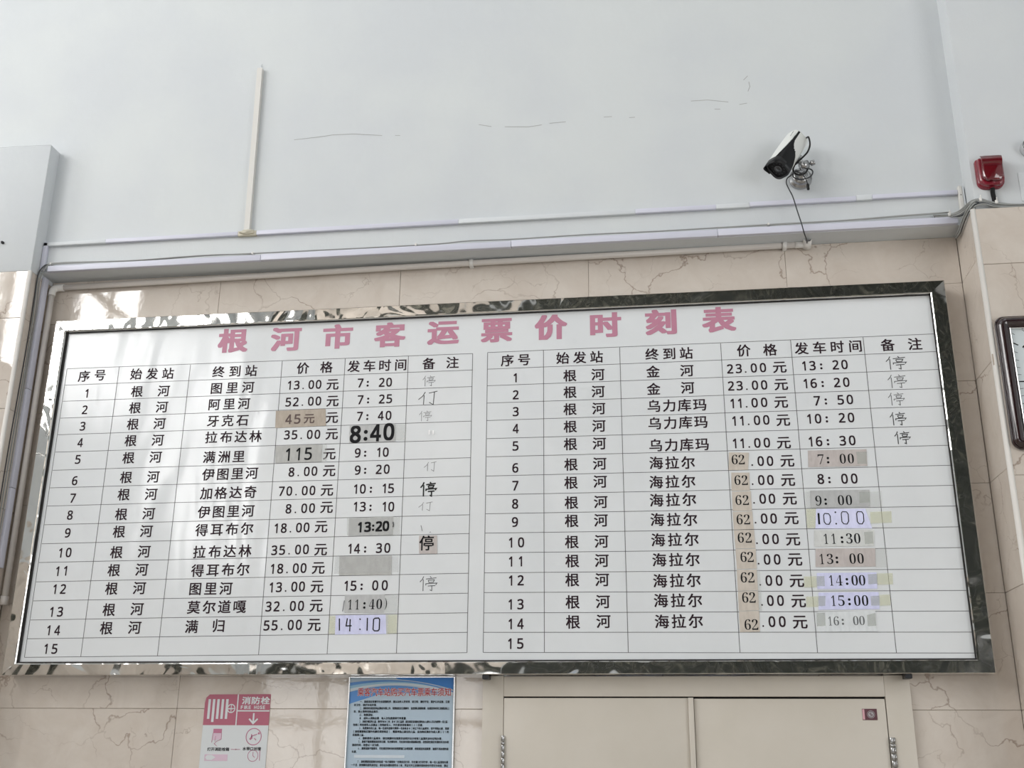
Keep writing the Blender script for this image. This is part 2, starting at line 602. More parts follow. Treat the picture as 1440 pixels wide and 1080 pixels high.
TEXT = [["h",[["序",-1.9911,3.0898],["号",-1.9211,3.0923]]],["h",[["始",-1.7628,3.0904],["发",-1.6936,3.089],["站",-1.6247,3.0875]]],["h",[["终",-1.4076,3.0858],["到",-1.3383,3.0856],["站",-1.2693,3.0854]]],["h",[["价",-1.052,3.0877],["格",-0.9541,3.088]]],["h",[["发",-0.8413,3.0868],["车",-0.7767,3.0865],["时",-0.7124,3.0861],["间",-0.6484,3.0857]]],["h",[["备",-0.5344,3.0861],["注",-0.4387,3.0864]]],["h",[["序",-0.2197,3.0865],["号",-0.1531,3.0871]]],["h",[["始",-0.0004,3.0873],["发",0.0657,3.087],["站",0.1316,3.0868]]],["h",[["终",0.3464,3.0884],["到",0.412,3.0881],["站",0.4772,3.0878]]],["h",[["价",0.6951,3.0891],["格",0.7938,3.0882]]],["h",[["发",0.9109,3.0885],["车",0.9775,3.0889],["时",1.0439,3.0892],["间",1.11,3.0896]]],["h",[["备",1.2282,3.0886],["注",1.3271,3.0883]]],["n",[["1",-1.9682,3.0147]]],["n",[["2",-1.9667,2.9438]]],["n",[["3",-1.9661,2.8736]]],["n",[["4",-1.9663,2.8041]]],["n",[["5",-1.9663,2.7337]]],["n",[["6",-1.9669,2.6453]]],["n",[["7",-1.9649,2.5741]]],["n",[["8",-1.9664,2.5053]]],["n",[["9",-1.9658,2.434]]],["n",[["1",-1.9838,2.3551],["0",-1.9501,2.3561]]],["n",[["1",-1.9853,2.2831],["1",-1.9526,2.2842]]],["n",[["1",-1.9861,2.2134],["2",-1.9518,2.2137]]],["n",[["1",-1.9858,2.1263],["3",-1.9509,2.1267]]],["n",[["1",-1.9872,2.0567],["4",-1.9516,2.0564]]],["n",[["1",-1.9876,1.9871],["5",-1.9522,1.9869]]],["n",[["1",-0.187,3.0135]]],["n",[["2",-0.185,2.9434]]],["n",[["3",-0.1846,2.8748]]],["n",[["4",-0.1841,2.8062]]],["n",[["5",-0.1844,2.7368]]],["n",[["6",-0.1846,2.6503]]],["n",[["7",-0.1841,2.581]]],["n",[["8",-0.1844,2.5109]]],["n",[["9",-0.1847,2.4416]]],["n",[["1",-0.1998,2.3644],["0",-0.1612,2.3645]]],["n",[["1",-0.1992,2.2937],["1",-0.1624,2.2939]]],["n",[["1",-0.1986,2.2238],["2",-0.162,2.2241]]],["n",[["1",-0.1994,2.1369],["3",-0.1623,2.1372]]],["n",[["1",-0.1988,2.0666],["4",-0.1619,2.067]]],["n",[["1",-0.1997,1.9965],["5",-0.1623,1.9969]]],["h",[["根",-1.7498,3.0143],["河",-1.6347,3.0126]]],["h",[["根",-1.7495,2.9438],["河",-1.6343,2.944]]],["h",[["根",-1.7499,2.8741],["河",-1.6361,2.8737]]],["h",[["根",-1.7504,2.805],["河",-1.6353,2.804]]],["h",[["根",-1.7505,2.7334],["河",-1.6361,2.7334]]],["h",[["根",-1.7501,2.6528],["河",-1.6363,2.6523]]],["h",[["根",-1.751,2.5827],["河",-1.6368,2.5816]]],["h",[["根",-1.7513,2.5031],["河",-1.6372,2.5039]]],["h",[["根",-1.7512,2.4338],["河",-1.6385,2.4341]]],["h",[["根",-1.7512,2.3529],["河",-1.6376,2.3541]]],["h",[["根",-1.7524,2.2829],["河",-1.6385,2.2836]]],["h",[["根",-1.7527,2.2121],["河",-1.6394,2.213]]],["h",[["根",-1.7523,2.1316],["河",-1.639,2.1335]]],["h",[["根",-1.7533,2.0624],["河",-1.6397,2.0638]]],["h",[["根",0.0268,3.0133],["河",0.1357,3.0139]]],["h",[["根",0.0269,2.9453],["河",0.1352,2.9445]]],["h",[["根",0.0262,2.8764],["河",0.1363,2.8757]]],["h",[["根",0.0263,2.8066],["河",0.1357,2.8062]]],["h",[["根",0.0264,2.7368],["河",0.136,2.7366]]],["h",[["根",0.0278,2.6569],["河",0.136,2.6577]]],["h",[["根",0.0271,2.5864],["河",0.1362,2.5882]]],["h",[["根",0.0278,2.5099],["河",0.137,2.5104]]],["h",[["根",0.0279,2.441],["河",0.1364,2.441]]],["h",[["根",0.0278,2.3619],["河",0.1371,2.3621]]],["h",[["根",0.0285,2.2917],["河",0.1365,2.2915]]],["h",[["根",0.0278,2.2223],["河",0.1366,2.2216]]],["h",[["根",0.0284,2.1423],["河",0.1379,2.1426]]],["h",[["根",0.0291,2.0711],["河",0.1387,2.0723]]],["h",[["图",-1.4099,3.0153],["里",-1.343,3.0153],["河",-1.2763,3.0153]]],["h",[["阿",-1.4113,2.9463],["里",-1.3493,2.9462],["河",-1.2875,2.9461]]],["h",[["牙",-1.4101,2.8762],["克",-1.3488,2.8763],["石",-1.2877,2.8763]]],["h",[["拉",-1.4106,2.8078],["布",-1.349,2.8075],["达",-1.2877,2.8073],["林",-1.2266,2.807]]],["h",[["满",-1.4113,2.7262],["洲",-1.3499,2.7261],["里",-1.2886,2.726]]],["h",[["伊",-1.4073,2.6552],["图",-1.3476,2.6557],["里",-1.2881,2.6563],["河",-1.2288,2.6569]]],["h",[["加",-1.4085,2.5794],["格",-1.348,2.5798],["达",-1.2877,2.5802],["奇",-1.2277,2.5807]]],["h",[["伊",-1.4096,2.5045],["图",-1.3498,2.5051],["里",-1.2901,2.5056],["河",-1.2307,2.5062]]],["h",[["得",-1.4119,2.4336],["耳",-1.3505,2.4345],["布",-1.2893,2.4354],["尔",-1.2284,2.4363]]],["h",[["拉",-1.4117,2.3481],["布",-1.3504,2.3486],["达",-1.2893,2.3491],["林",-1.2285,2.3497]]],["h",[["得",-1.4121,2.2765],["耳",-1.3512,2.2774],["布",-1.2904,2.2783],["尔",-1.2299,2.2792]]],["h",[["图",-1.4135,2.2073],["里",-1.3523,2.2073],["河",-1.2915,2.2073]]],["h",[["莫",-1.4123,2.1373],["尔",-1.3514,2.1376],["道",-1.2907,2.138],["嘎",-1.2303,2.1384]]],["h",[["满",-1.4131,2.0651],["归",-1.3067,2.0679]]],["h",[["金",0.3478,3.0169],["河",0.4764,3.0166]]],["h",[["金",0.3476,2.9462],["河",0.4763,2.947]]],["h",[["乌",0.346,2.8779],["力",0.4037,2.8777],["库",0.4611,2.8775],["玛",0.5184,2.8774]]],["h",[["乌",0.3466,2.8087],["力",0.4045,2.8089],["库",0.4621,2.8091],["玛",0.5195,2.8093]]],["h",[["乌",0.3473,2.7225],["力",0.405,2.7223],["库",0.4625,2.7221],["玛",0.5197,2.7219]]],["h",[["海",0.3471,2.6542],["拉",0.4061,2.6533],["尔",0.4647,2.6525]]],["h",[["海",0.3446,2.5807],["拉",0.4039,2.5807],["尔",0.463,2.5807]]],["h",[["海",0.3436,2.5117],["拉",0.4033,2.5118],["尔",0.4628,2.512]]],["h",[["海",0.3439,2.439],["拉",0.4036,2.4382],["尔",0.4631,2.4373]]],["h",[["海",0.3441,2.3636],["拉",0.4046,2.3636],["尔",0.4648,2.3636]]],["h",[["海",0.3458,2.2904],["拉",0.4055,2.2902],["尔",0.465,2.29]]],["h",[["海",0.3459,2.2146],["拉",0.4056,2.2149],["尔",0.4651,2.2152]]],["h",[["海",0.3462,2.144],["拉",0.4065,2.1437],["尔",0.4667,2.1434]]],["h",[["海",0.347,2.07],["拉",0.4066,2.0702],["尔",0.466,2.0704]]],["n",[["1",-1.1028,3.0172],["3",-1.0726,3.0171],[".",-1.0454,3.017],["0",-1.0123,3.0169],["0",-0.9822,3.0168]]],["h",[["元",-0.9241,3.0146]]],["n",[["5",-1.1023,2.9462],["2",-1.0712,2.9463],[".",-1.0433,2.9464],["0",-1.0092,2.9466],["0",-0.9783,2.9467]]],["h",[["元",-0.9197,2.9446]]],["h",[["元",-0.9178,2.8755]]],["n",[["3",-1.0974,2.8095],["5",-1.0662,2.8091],[".",-1.0382,2.8088],["0",-1.004,2.8084],["0",-0.973,2.808]]],["h",[["元",-0.9143,2.8078]]],["h",[["元",-0.9188,2.7267]]],["n",[["8",-1.0673,2.6574],[".",-1.0395,2.6579],["0",-1.0056,2.6584],["0",-0.9748,2.6589]]],["h",[["元",-0.9152,2.6589]]],["n",[["7",-1.1013,2.5816],["0",-1.0703,2.5816],[".",-1.0424,2.5816],["0",-1.0083,2.5817],["0",-0.9774,2.5817]]],["h",[["元",-0.919,2.5819]]],["n",[["8",-1.068,2.5112],[".",-1.0398,2.5115],["0",-1.0054,2.5119],["0",-0.9742,2.5123]]],["h",[["元",-0.9162,2.5141]]],["n",[["1",-1.1111,2.4356],["8",-1.081,2.4359],[".",-1.0539,2.4363],["0",-1.0209,2.4367],["0",-0.9909,2.4371]]],["h",[["元",-0.9332,2.439]]],["n",[["3",-1.1121,2.3508],["5",-1.0808,2.3512],[".",-1.0527,2.3516],["0",-1.0183,2.352],["0",-0.9872,2.3525]]],["h",[["元",-0.9288,2.3507]]],["n",[["1",-1.1133,2.2798],["8",-1.0828,2.2801],[".",-1.0553,2.2804],["0",-1.0218,2.2808],["0",-0.9914,2.2811]]],["h",[["元",-0.9334,2.281]]],["n",[["1",-1.1122,2.2096],["3",-1.0822,2.2102],[".",-1.0553,2.2107],["0",-1.0224,2.2113],["0",-0.9926,2.2119]]],["h",[["元",-0.9341,2.2112]]],["n",[["3",-1.1172,2.1381],["2",-1.0856,2.1385],[".",-1.0572,2.1389],["0",-1.0226,2.1393],["0",-0.9912,2.1397]]],["h",[["元",-0.9323,2.1399]]],["n",[["5",-1.119,2.068],["5",-1.0878,2.0685],[".",-1.0597,2.0689],["0",-1.0255,2.0694],["0",-0.9945,2.0699]]],["h",[["元",-0.9351,2.0695]]],["n",[["7",-0.8097,3.0161],[":",-0.7798,3.0158],["2",-0.7226,3.0152],["0",-0.6928,3.0149]]],["n",[["7",-0.8059,2.9455],[":",-0.7746,2.9455],["2",-0.7192,2.9454],["5",-0.6888,2.9454]]],["n",[["7",-0.8046,2.8766],[":",-0.7742,2.8766],["4",-0.72,2.8767],["0",-0.6889,2.8767]]],["n",[["9",-0.8052,2.7274],[":",-0.7751,2.7273],["1",-0.7207,2.7273],["0",-0.6931,2.7273]]],["n",[["9",-0.8014,2.6582],[":",-0.7715,2.6585],["2",-0.7174,2.6589],["0",-0.6861,2.6591]]],["n",[["1",-0.8051,2.583],["0",-0.7769,2.583],[":",-0.7449,2.5829],["1",-0.6919,2.5828],["5",-0.6655,2.5827]]],["n",[["1",-0.802,2.5139],["3",-0.7732,2.5133],[":",-0.7429,2.5126],["1",-0.6886,2.5114],["0",-0.6615,2.5108]]],["n",[["1",-0.8145,2.3518],["4",-0.7869,2.3519],[":",-0.7554,2.3521],["3",-0.7018,2.3523],["0",-0.6697,2.3524]]],["n",[["1",-0.821,2.212],["5",-0.7928,2.212],[":",-0.7617,2.2121],["0",-0.7094,2.2123],["0",-0.6731,2.2124]]],["n",[["2",0.6397,3.0174],["3",0.6721,3.0175],[".",0.6974,3.0176],["0",0.7284,3.0177],["0",0.7625,3.0178]]],["h",[["元",0.8246,3.0172]]],["n",[["2",0.6393,2.9486],["3",0.6712,2.9485],[".",0.6976,2.9484],["0",0.7285,2.9483],["0",0.7623,2.9482]]],["h",[["元",0.825,2.9477]]],["n",[["1",0.6406,2.8785],["1",0.6683,2.8787],[".",0.6925,2.8788],["0",0.7227,2.8789],["0",0.7578,2.8791]]],["h",[["元",0.82,2.8778]]],["n",[["1",0.6432,2.8092],["1",0.6717,2.8094],[".",0.6957,2.8095],["0",0.7271,2.8097],["0",0.761,2.8099]]],["h",[["元",0.8224,2.807]]],["n",[["1",0.6404,2.722],["1",0.6677,2.7219],[".",0.6924,2.7218],["0",0.7227,2.7217],["0",0.7573,2.7217]]],["h",[["元",0.8187,2.7198]]],["n",[[".",0.6989,2.6523],["0",0.7303,2.6517],["0",0.7641,2.651]]],["h",[["元",0.8261,2.6502]]],["n",[[".",0.6957,2.5799],["0",0.7277,2.5795],["0",0.7605,2.5792]]],["h",[["元",0.8234,2.5776]]],["n",[[".",0.6964,2.51],["0",0.7282,2.5095],["0",0.7613,2.5089]]],["h",[["元",0.8242,2.5079]]],["n",[[".",0.6972,2.4365],["0",0.7285,2.4361],["0",0.7622,2.4356]]],["h",[["元",0.8252,2.4356]]],["n",[[".",0.6975,2.3613],["0",0.729,2.3609],["0",0.7637,2.3605]]],["h",[["元",0.8249,2.3585]]],["n",[[".",0.6982,2.2874],["0",0.7291,2.2871],["0",0.7644,2.2868]]],["h",[["元",0.8266,2.2858]]],["n",[[".",0.6991,2.2119],["0",0.7302,2.2117],["0",0.7658,2.2114]]],["h",[["元",0.8271,2.2098]]],["n",[[".",0.7007,2.1411],["0",0.7308,2.1409],["0",0.7657,2.1408]]],["h",[["元",0.8278,2.1389]]],["n",[[".",0.7,2.0674],["0",0.7311,2.0673],["0",0.7666,2.0673]]],["h",[["元",0.8276,2.0655]]],["n",[["1",0.9155,3.0183],["3",0.9461,3.0182],[":",0.978,3.0182],["2",1.0311,3.018],["0",1.0636,3.018]]],["n",[["1",0.9153,2.9476],["6",0.9448,2.9476],[":",0.9774,2.9476],["2",1.0302,2.9476],["0",1.0638,2.9476]]],["n",[["7",0.9514,2.8782],[":",0.9833,2.8785],["5",1.0375,2.8788],["0",1.0706,2.8791]]],["n",[["1",0.9178,2.8084],["0",0.9496,2.8085],[":",0.9809,2.8086],["2",1.0357,2.8088],["0",1.0685,2.8089]]],["n",[["1",0.916,2.7205],["6",0.9459,2.7206],[":",0.9778,2.7207],["3",1.0309,2.7208],["0",1.0648,2.7209]]],["n",[["8",0.9406,2.5781],[":",0.9708,2.5778],["0",1.0245,2.5772],["0",1.0588,2.5769]]]]
TITLE = [["根",-1.3589,3.2192],["河",-1.1331,3.2162],["市",-0.9153,3.2169],["客",-0.6986,3.2149],["运",-0.4798,3.217],["票",-0.2638,3.2166],["价",-0.0465,3.2184],["时",0.1696,3.2177],["刻",0.3853,3.2194],["表",0.6081,3.2198]]
PATCHES = [["brown tape patch reading 45","tan",[[-1.1508,2.9106],[-0.9462,2.9126],[-0.94,2.8421],[-1.1478,2.8398]],"b45",[["4",-1.0949,2.8738],["5",-1.0589,2.8737],["元",-1.0104,2.8737]]],["grey taped patch with large bold 8:40","grey",[[-0.8433,2.839],[-0.6598,2.8409],[-0.6552,2.7702],[-0.8418,2.7681]],"b840",[["8",-0.8179,2.8029],[":",-0.7766,2.8048],["4",-0.737,2.8067],["0",-0.6841,2.8092]]],["grey taped patch reading 115","greyd",[[-1.1392,2.7665],[-0.9507,2.7661],[-0.9487,2.6968],[-1.1361,2.6958]],"b115",[["1",-1.0863,2.7283],["1",-1.0446,2.7289],["5",-1.0039,2.7295]]],["grey taped patch with bold 13:20","grey",[[-0.8246,2.4692],[-0.6513,2.4731],[-0.6507,2.4015],[-0.8231,2.3998]],"b1320",[["1",-0.7797,2.433],["3",-0.7496,2.4339],[":",-0.7281,2.4346],["2",-0.7056,2.4352],["0",-0.6787,2.436]]],["small grey taped square reading 停","pinkgrey",[[-0.5489,2.3966],[-0.4799,2.3968],[-0.4768,2.3274],[-0.5464,2.3285]],"bt",[["停",-0.5192,2.3668]]],["blank grey paper strip","greyd",[[-0.8537,2.3237],[-0.6507,2.3229],[-0.649,2.2506],[-0.8508,2.251]],None,[]],["grey taped patch with serif 11:40","grey",[[-0.8236,2.1788],[-0.6712,2.178],[-0.6719,2.1111],[-0.8212,2.1124]],"s",[["1",-0.8008,2.142],["1",-0.7738,2.1423],[":",-0.7468,2.1426],["4",-0.7184,2.1429],["0",-0.6905,2.1432],[")",-0.6652,2.1434]]],["lilac paper with handwritten 14:10","lilac",[[-0.8551,2.1033],[-0.6555,2.1039],[-0.6538,2.0341],[-0.8532,2.0331]],None,[]],["pinkish taped strip reading 7:00","pinkgrey",[[0.9027,2.6868],[1.1122,2.6861],[1.1095,2.6226],[0.8998,2.6238]],"s",[["7",0.9466,2.6522],[":",0.972,2.6521],["0",1.0248,2.652],["0",1.0534,2.6519]]],["grey taped strip reading 9:00","grey",[[0.9005,2.5357],[1.1081,2.5342],[1.1052,2.4731],[0.8955,2.4721]],"s",[["9",0.9256,2.4977],[":",0.9507,2.4976],["0",1.0049,2.4975],["0",1.0328,2.4974]]],["white paper with handwritten 10:00","lilac2",[[0.9147,2.4673],[1.087,2.4648],[1.1041,2.3929],[0.9061,2.3958]],None,[]],["pale taped strip reading 11:30","pale",[[0.9014,2.3894],[1.1117,2.3876],[1.1048,2.3288],[0.8975,2.3303]],"s",[["1",0.9411,2.3577],["1",0.9679,2.3577],[":",0.996,2.3576],["3",1.0215,2.3576],["0",1.049,2.3575]]],["brownish grey taped strip reading 13:00","pinkgrey",[[0.901,2.323],[1.1082,2.3216],[1.1031,2.2563],[0.8965,2.2573]],"s",[["1",0.9207,2.2856],["3",0.9486,2.2856],[":",0.972,2.2855],["0",1.0264,2.2853],["0",1.0538,2.2853]]],["lilac paper reading 14:00","lilac",[[0.8981,2.2362],[1.1039,2.2354],[1.1011,2.1781],[0.8964,2.1789]],"s",[["1",0.947,2.2091],["4",0.9735,2.209],[":",1.0,2.2088],["0",1.0264,2.2087],["0",1.0519,2.2086]]],["lilac paper reading 15:00","lilac",[[0.8987,2.1672],[1.104,2.1669],[1.1022,2.1073],[0.8946,2.1072]],"s",[["1",0.9483,2.138],["5",0.9746,2.138],[":",1.0017,2.1379],["0",1.0287,2.1378],["0",1.0553,2.1377]]],["pale paper with small grey 16:00","pale2",[[0.8912,2.1003],[1.0868,2.1013],[1.0867,2.0311],[0.8823,2.0309]],"s2",[["1",0.931,2.068],["6",0.9512,2.0681],[":",0.9733,2.0683],["0",1.0175,2.0686],["0",1.0384,2.0687]]],["","beige",[[0.6168,2.6883],[0.6893,2.6849],[0.6827,2.6193],[0.6121,2.6199]],"s",[["6",0.636,2.66],["2",0.6614,2.6593]]],["","beige",[[0.621,2.6106],[0.6863,2.6089],[0.6843,2.5409],[0.618,2.5416]],"s",[["6",0.6417,2.5813],["2",0.6679,2.5806]]],["","beige",[[0.6191,2.538],[0.6875,2.5386],[0.6872,2.4656],[0.618,2.4663]],"s",[["6",0.6408,2.5064],["2",0.6672,2.5058]]],["","beige",[[0.6178,2.4627],[0.6879,2.4634],[0.6893,2.3978],[0.6182,2.397]],"s",[["6",0.6408,2.4346],["2",0.667,2.434]]],["","beige",[[0.6181,2.3948],[0.69,2.3956],[0.6908,2.3286],[0.6202,2.3277]],"s",[["6",0.641,2.3675],["2",0.6684,2.367]]],["","beige",[[0.62,2.3255],[0.6915,2.3265],[0.6911,2.2547],[0.6209,2.254]],"s",[["6",0.6465,2.2972],["2",0.6712,2.2968]]],["","beige",[[0.6199,2.2515],[0.6905,2.2513],[0.6903,2.1771],[0.6197,2.1767]],"s",[["6",0.6429,2.224],["2",0.6692,2.2237]]],["","beige",[[0.6196,2.1746],[0.6901,2.175],[0.6895,2.1071],[0.6189,2.1061]],"s",[["6",0.6436,2.1525],["2",0.6688,2.1523]]],["","beige",[[0.6188,2.1045],[0.6893,2.105],[0.6875,2.033],[0.6182,2.0319]],"s",[["6",0.6465,2.0579],["2",0.6719,2.0577]]]]
TAPES = [["y",[[-0.6643,2.104],[-0.6206,2.1036],[-0.6201,2.0362],[-0.6587,2.0341]]],["y",[[-0.8771,2.1002],[-0.8549,2.101],[-0.8533,2.0354],[-0.8763,2.0346]]],["w",[[-0.8713,2.324],[-0.625,2.3225],[-0.6223,2.2598],[-0.8697,2.2585]]],["c",[[-0.9506,2.7651],[-0.9324,2.7656],[-0.9301,2.6978],[-0.9487,2.6973]]],["c",[[-0.6674,2.8385],[-0.616,2.8384],[-0.6144,2.7742],[-0.6635,2.7731]]],["c",[[-0.8322,2.4694],[-0.6237,2.47],[-0.6234,2.4025],[-0.8293,2.4024]]],["y",[[0.8528,2.2242],[0.8952,2.2249],[0.8941,2.186],[0.851,2.1852]]],["g",[[0.8964,2.2248],[0.9238,2.2245],[0.9222,2.1898],[0.8944,2.1897]]],["g",[[1.0737,2.2295],[1.1046,2.2304],[1.1028,2.1959],[1.0719,2.1933]]],["y",[[1.1055,2.2312],[1.1581,2.2321],[1.1561,2.1931],[1.1032,2.1913]]],["y",[[0.8547,2.1531],[0.8964,2.1539],[0.8946,2.1175],[0.8534,2.1163]]],["g",[[0.8977,2.1547],[0.9221,2.1549],[0.918,2.1206],[0.8948,2.1196]]],["g",[[1.0757,2.1528],[1.1052,2.1541],[1.1035,2.1204],[1.0745,2.1191]]],["y",[[1.1062,2.1565],[1.1425,2.1578],[1.1398,2.12],[1.1041,2.1188]]],["g",[[1.0754,2.6759],[1.1112,2.6762],[1.1077,2.6302],[1.0754,2.6302]]],["g",[[1.0721,2.5263],[1.1087,2.5272],[1.1057,2.487],[1.0683,2.4861]]],["y",[[1.1024,2.4524],[1.1765,2.4534],[1.1744,2.4121],[1.1004,2.4101]]],["y",[[0.8792,2.4681],[0.9148,2.4686],[0.9071,2.398],[0.8779,2.3972]]],["g",[[1.0749,2.3797],[1.1058,2.3808],[1.1036,2.3374],[1.0741,2.3362]]],["c",[[0.8801,2.534],[0.9013,2.5348],[0.8944,2.4743],[0.8776,2.4738]]],["c",[[1.1086,2.5263],[1.1489,2.5275],[1.1452,2.4688],[1.1048,2.4688]]],["g",[[0.886,2.0962],[0.9152,2.0968],[0.9135,2.0518],[0.8839,2.05]]],["g",[[1.0574,2.0873],[1.0861,2.0944],[1.0846,2.0505],[1.0557,2.0487]]],["c",[[1.1082,2.3216],[1.1469,2.3222],[1.1441,2.2536],[1.1036,2.253]]],["c",[[0.6904,2.2496],[0.7008,2.2495],[0.6996,2.1049],[0.6893,2.1046]]],["c",[[-0.6711,2.1771],[-0.6187,2.1741],[-0.6171,2.112],[-0.6714,2.1111]]]]
HAND = [["ting",-0.532,3.0137,0.0494,0.0432,0.55,0.0022],["fu",-0.5336,2.9422,0.0752,0.0576,0.25,0.0028],["ting",-0.5414,2.8693,0.0488,0.0422,0.6,0.0018],["fu",-0.5151,2.6647,0.048,0.0392,0.5,0.0018],["ting",-0.5199,2.5753,0.06,0.0558,0.02,0.0055],["fu",-0.5284,2.5086,0.0536,0.0354,0.55,0.0018],["ting",-0.508,2.2161,0.0636,0.0542,0.3,0.0026],["ting",1.251,3.0168,0.072,0.0524,0.25,0.003],["ting",1.2473,2.9439,0.0658,0.0518,0.38,0.0026],["ting",1.2371,2.8749,0.0562,0.0492,0.4,0.0024],["ting",1.2352,2.7986,0.056,0.0506,0.2,0.003],["ting",1.2433,2.7257,0.0538,0.048,0.18,0.0032]]
PEN = [[0.0042,[[-0.8396,2.0914],[-0.8369,2.047]]],[0.0042,[[-0.8092,2.0921],[-0.8125,2.064],[-0.7915,2.0648]]],[0.0042,[[-0.7982,2.0887],[-0.7976,2.0443]]],[0.0042,[[-0.7626,2.0903],[-0.7585,2.0861]]],[0.0042,[[-0.7611,2.0534],[-0.757,2.0496]]],[0.0042,[[-0.7329,2.0929],[-0.732,2.0462]]],[0.0042,[[-0.7051,2.0912],[-0.6905,2.0921],[-0.6863,2.0864],[-0.6861,2.0505],[-0.6907,2.0455],[-0.7042,2.0456],[-0.7094,2.0507],[-0.7092,2.0866],[-0.7051,2.0912]]],[0.0065,[[0.9218,2.4519],[0.9214,2.4106]]],[0.003,[[0.943,2.4501],[0.957,2.4489],[0.9621,2.4402],[0.9621,2.4206],[0.9554,2.41],[0.9455,2.411],[0.9395,2.4189],[0.939,2.4424],[0.943,2.4501]]],[0.003,[[1.0054,2.4553],[1.0206,2.4541],[1.0257,2.4453],[1.0251,2.4202],[1.0183,2.4096],[1.0072,2.4107],[1.0013,2.4186],[1.0014,2.4476],[1.0054,2.4553]]],[0.003,[[1.0592,2.4546],[1.0736,2.4534],[1.0785,2.4446],[1.0778,2.4196],[1.0711,2.409],[1.0609,2.41],[1.055,2.4179],[1.0552,2.4469],[1.0592,2.4546]]],[0.0052,[[0.9796,2.455],[0.9835,2.4523]]],[0.0052,[[0.9789,2.413],[0.9828,2.4103]]]]
MARKS = [[0.5,0.003,[[-0.8239,2.1574],[-0.8265,2.1361],[-0.8289,2.1172]]],[0.2,0.004,[[-0.6514,2.4508],[-0.6494,2.4409],[-0.6505,2.431]]],[1.0,0.006,[[-0.523,2.8103],[-0.5229,2.7921]]],[1.0,0.006,[[-0.5076,2.8088],[-0.5061,2.7916]]],[0.45,0.002,[[-0.5428,2.4357],[-0.5371,2.4135]]],[0.45,0.002,[[-0.5088,2.4081],[-0.5039,2.41]]]]
GRID = {"Lrow":[[[-2.0718,3.1271],[-0.3585,3.1223]],[[-2.0695,3.0546],[-0.3571,3.0531]],[[-2.0696,2.9842],[-0.3572,2.984]],[[-2.0689,2.9115],[-0.3567,2.9148]],[[-2.0693,2.8407],[-0.3569,2.8422]],[[-2.0686,2.7673],[-0.3568,2.7674]],[[-2.0686,2.6913],[-0.3579,2.6956]],[[-2.0693,2.6186],[-0.3578,2.6224]],[[-2.0696,2.5442],[-0.3574,2.5505]],[[-2.0696,2.4686],[-0.3564,2.4729]],[[-2.0684,2.3926],[-0.3571,2.4014]],[[-2.0693,2.3184],[-0.3582,2.3273]],[[-2.0689,2.2428],[-0.3577,2.2529]],[[-2.0692,2.1694],[-0.3578,2.1794]],[[-2.0684,2.0963],[-0.3576,2.1083]],[[-2.0706,2.0254],[-0.3575,2.038]],[[-2.0707,1.956],[-0.3567,1.9658]]],"Rrow":[[[-0.2983,3.124],[1.4115,3.1269]],[[-0.2986,3.054],[1.4126,3.056]],[[-0.2984,2.9851],[1.412,2.9848]],[[-0.2974,2.9136],[1.4114,2.9117]],[[-0.2971,2.8426],[1.4103,2.8422]],[[-0.296,2.7695],[1.4105,2.7663]],[[-0.2957,2.697],[1.4099,2.6922]],[[-0.2959,2.6216],[1.41,2.6174]],[[-0.2956,2.5483],[1.4102,2.5433]],[[-0.2961,2.4755],[1.4097,2.4677]],[[-0.2963,2.4019],[1.4096,2.3925]],[[-0.2968,2.3276],[1.4093,2.3186]],[[-0.2969,2.2534],[1.408,2.2436]],[[-0.2968,2.181],[1.4062,2.1688]],[[-0.2967,2.1072],[1.4067,2.0983]],[[-0.2971,2.0376],[1.4075,2.0267]],[[-0.2975,1.9663],[1.4092,1.9567]]],"col":[[[-2.0718,3.1271],[-2.0707,1.956]],[[-1.8416,3.1266],[-1.8423,1.958]],[[-1.5318,3.1233],[-1.5362,1.958]],[[-1.1414,3.1231],[-1.1413,1.9605]],[[-0.8783,3.1223],[-0.879,1.9625]],[[-0.6186,3.1224],[-0.6179,1.9642]],[[-0.3585,3.1223],[-0.3567,1.9658]],[[-0.2983,3.124],[-0.2975,1.9663]],[[-0.0764,3.1236],[-0.0749,1.9645]],[[0.2223,3.1232],[0.2247,1.9632]],[[0.6096,3.1235],[0.6143,1.9607]],[[0.8731,3.1251],[0.879,1.9591]],[[1.1414,3.1251],[1.1433,1.9579]],[[1.4115,3.1269],[1.4092,1.9567]]]}
SCUFFS = [[[-1.1539,4.1275],[-1.038,4.134],[-0.9804,4.1394],[-0.884,4.1364],[-0.7637,4.1199]],[[-0.2337,4.1224],[-0.1322,4.1147],[-0.0772,4.1199]],[[-0.0451,4.1248],[0.0234,4.1269]],[[-0.3453,4.1415],[-0.2912,4.1278]],[[0.544,4.1858],[0.6118,4.1857],[0.6953,4.169]],[[0.7628,4.2693],[0.7808,4.2879]],[[0.7836,4.2595],[0.7866,4.2359],[0.7774,4.2134]],[[0.7391,4.1536],[0.7701,4.1578]],[[0.6376,4.1399],[0.6611,4.1381]],[[0.1829,4.1371],[0.2163,4.1372]],[[0.2876,4.1263],[0.3116,4.1265]],[[-0.7065,4.1157],[-0.6846,4.114]]]

# ================================================================ the room
TP, UP = 0.06, -0.04           # tiled plane, upper plaster plane
XL, XR = -2.235, 1.567         # upper recess between the two pilasters
HL, HR, HB, HT = -5.0, 5.0, -9.6, 7.6

wf = struct(obj('wall_front', box(bmesh.new(), HL, HR, TP + 0.012, 0.3, 0, 3.553), M['grout']))
mkbox('plaster', XL - 0.2, XR + 0.2, UP, 0.3, 3.553, HT, M['wall'], wf)
tile_me = {}


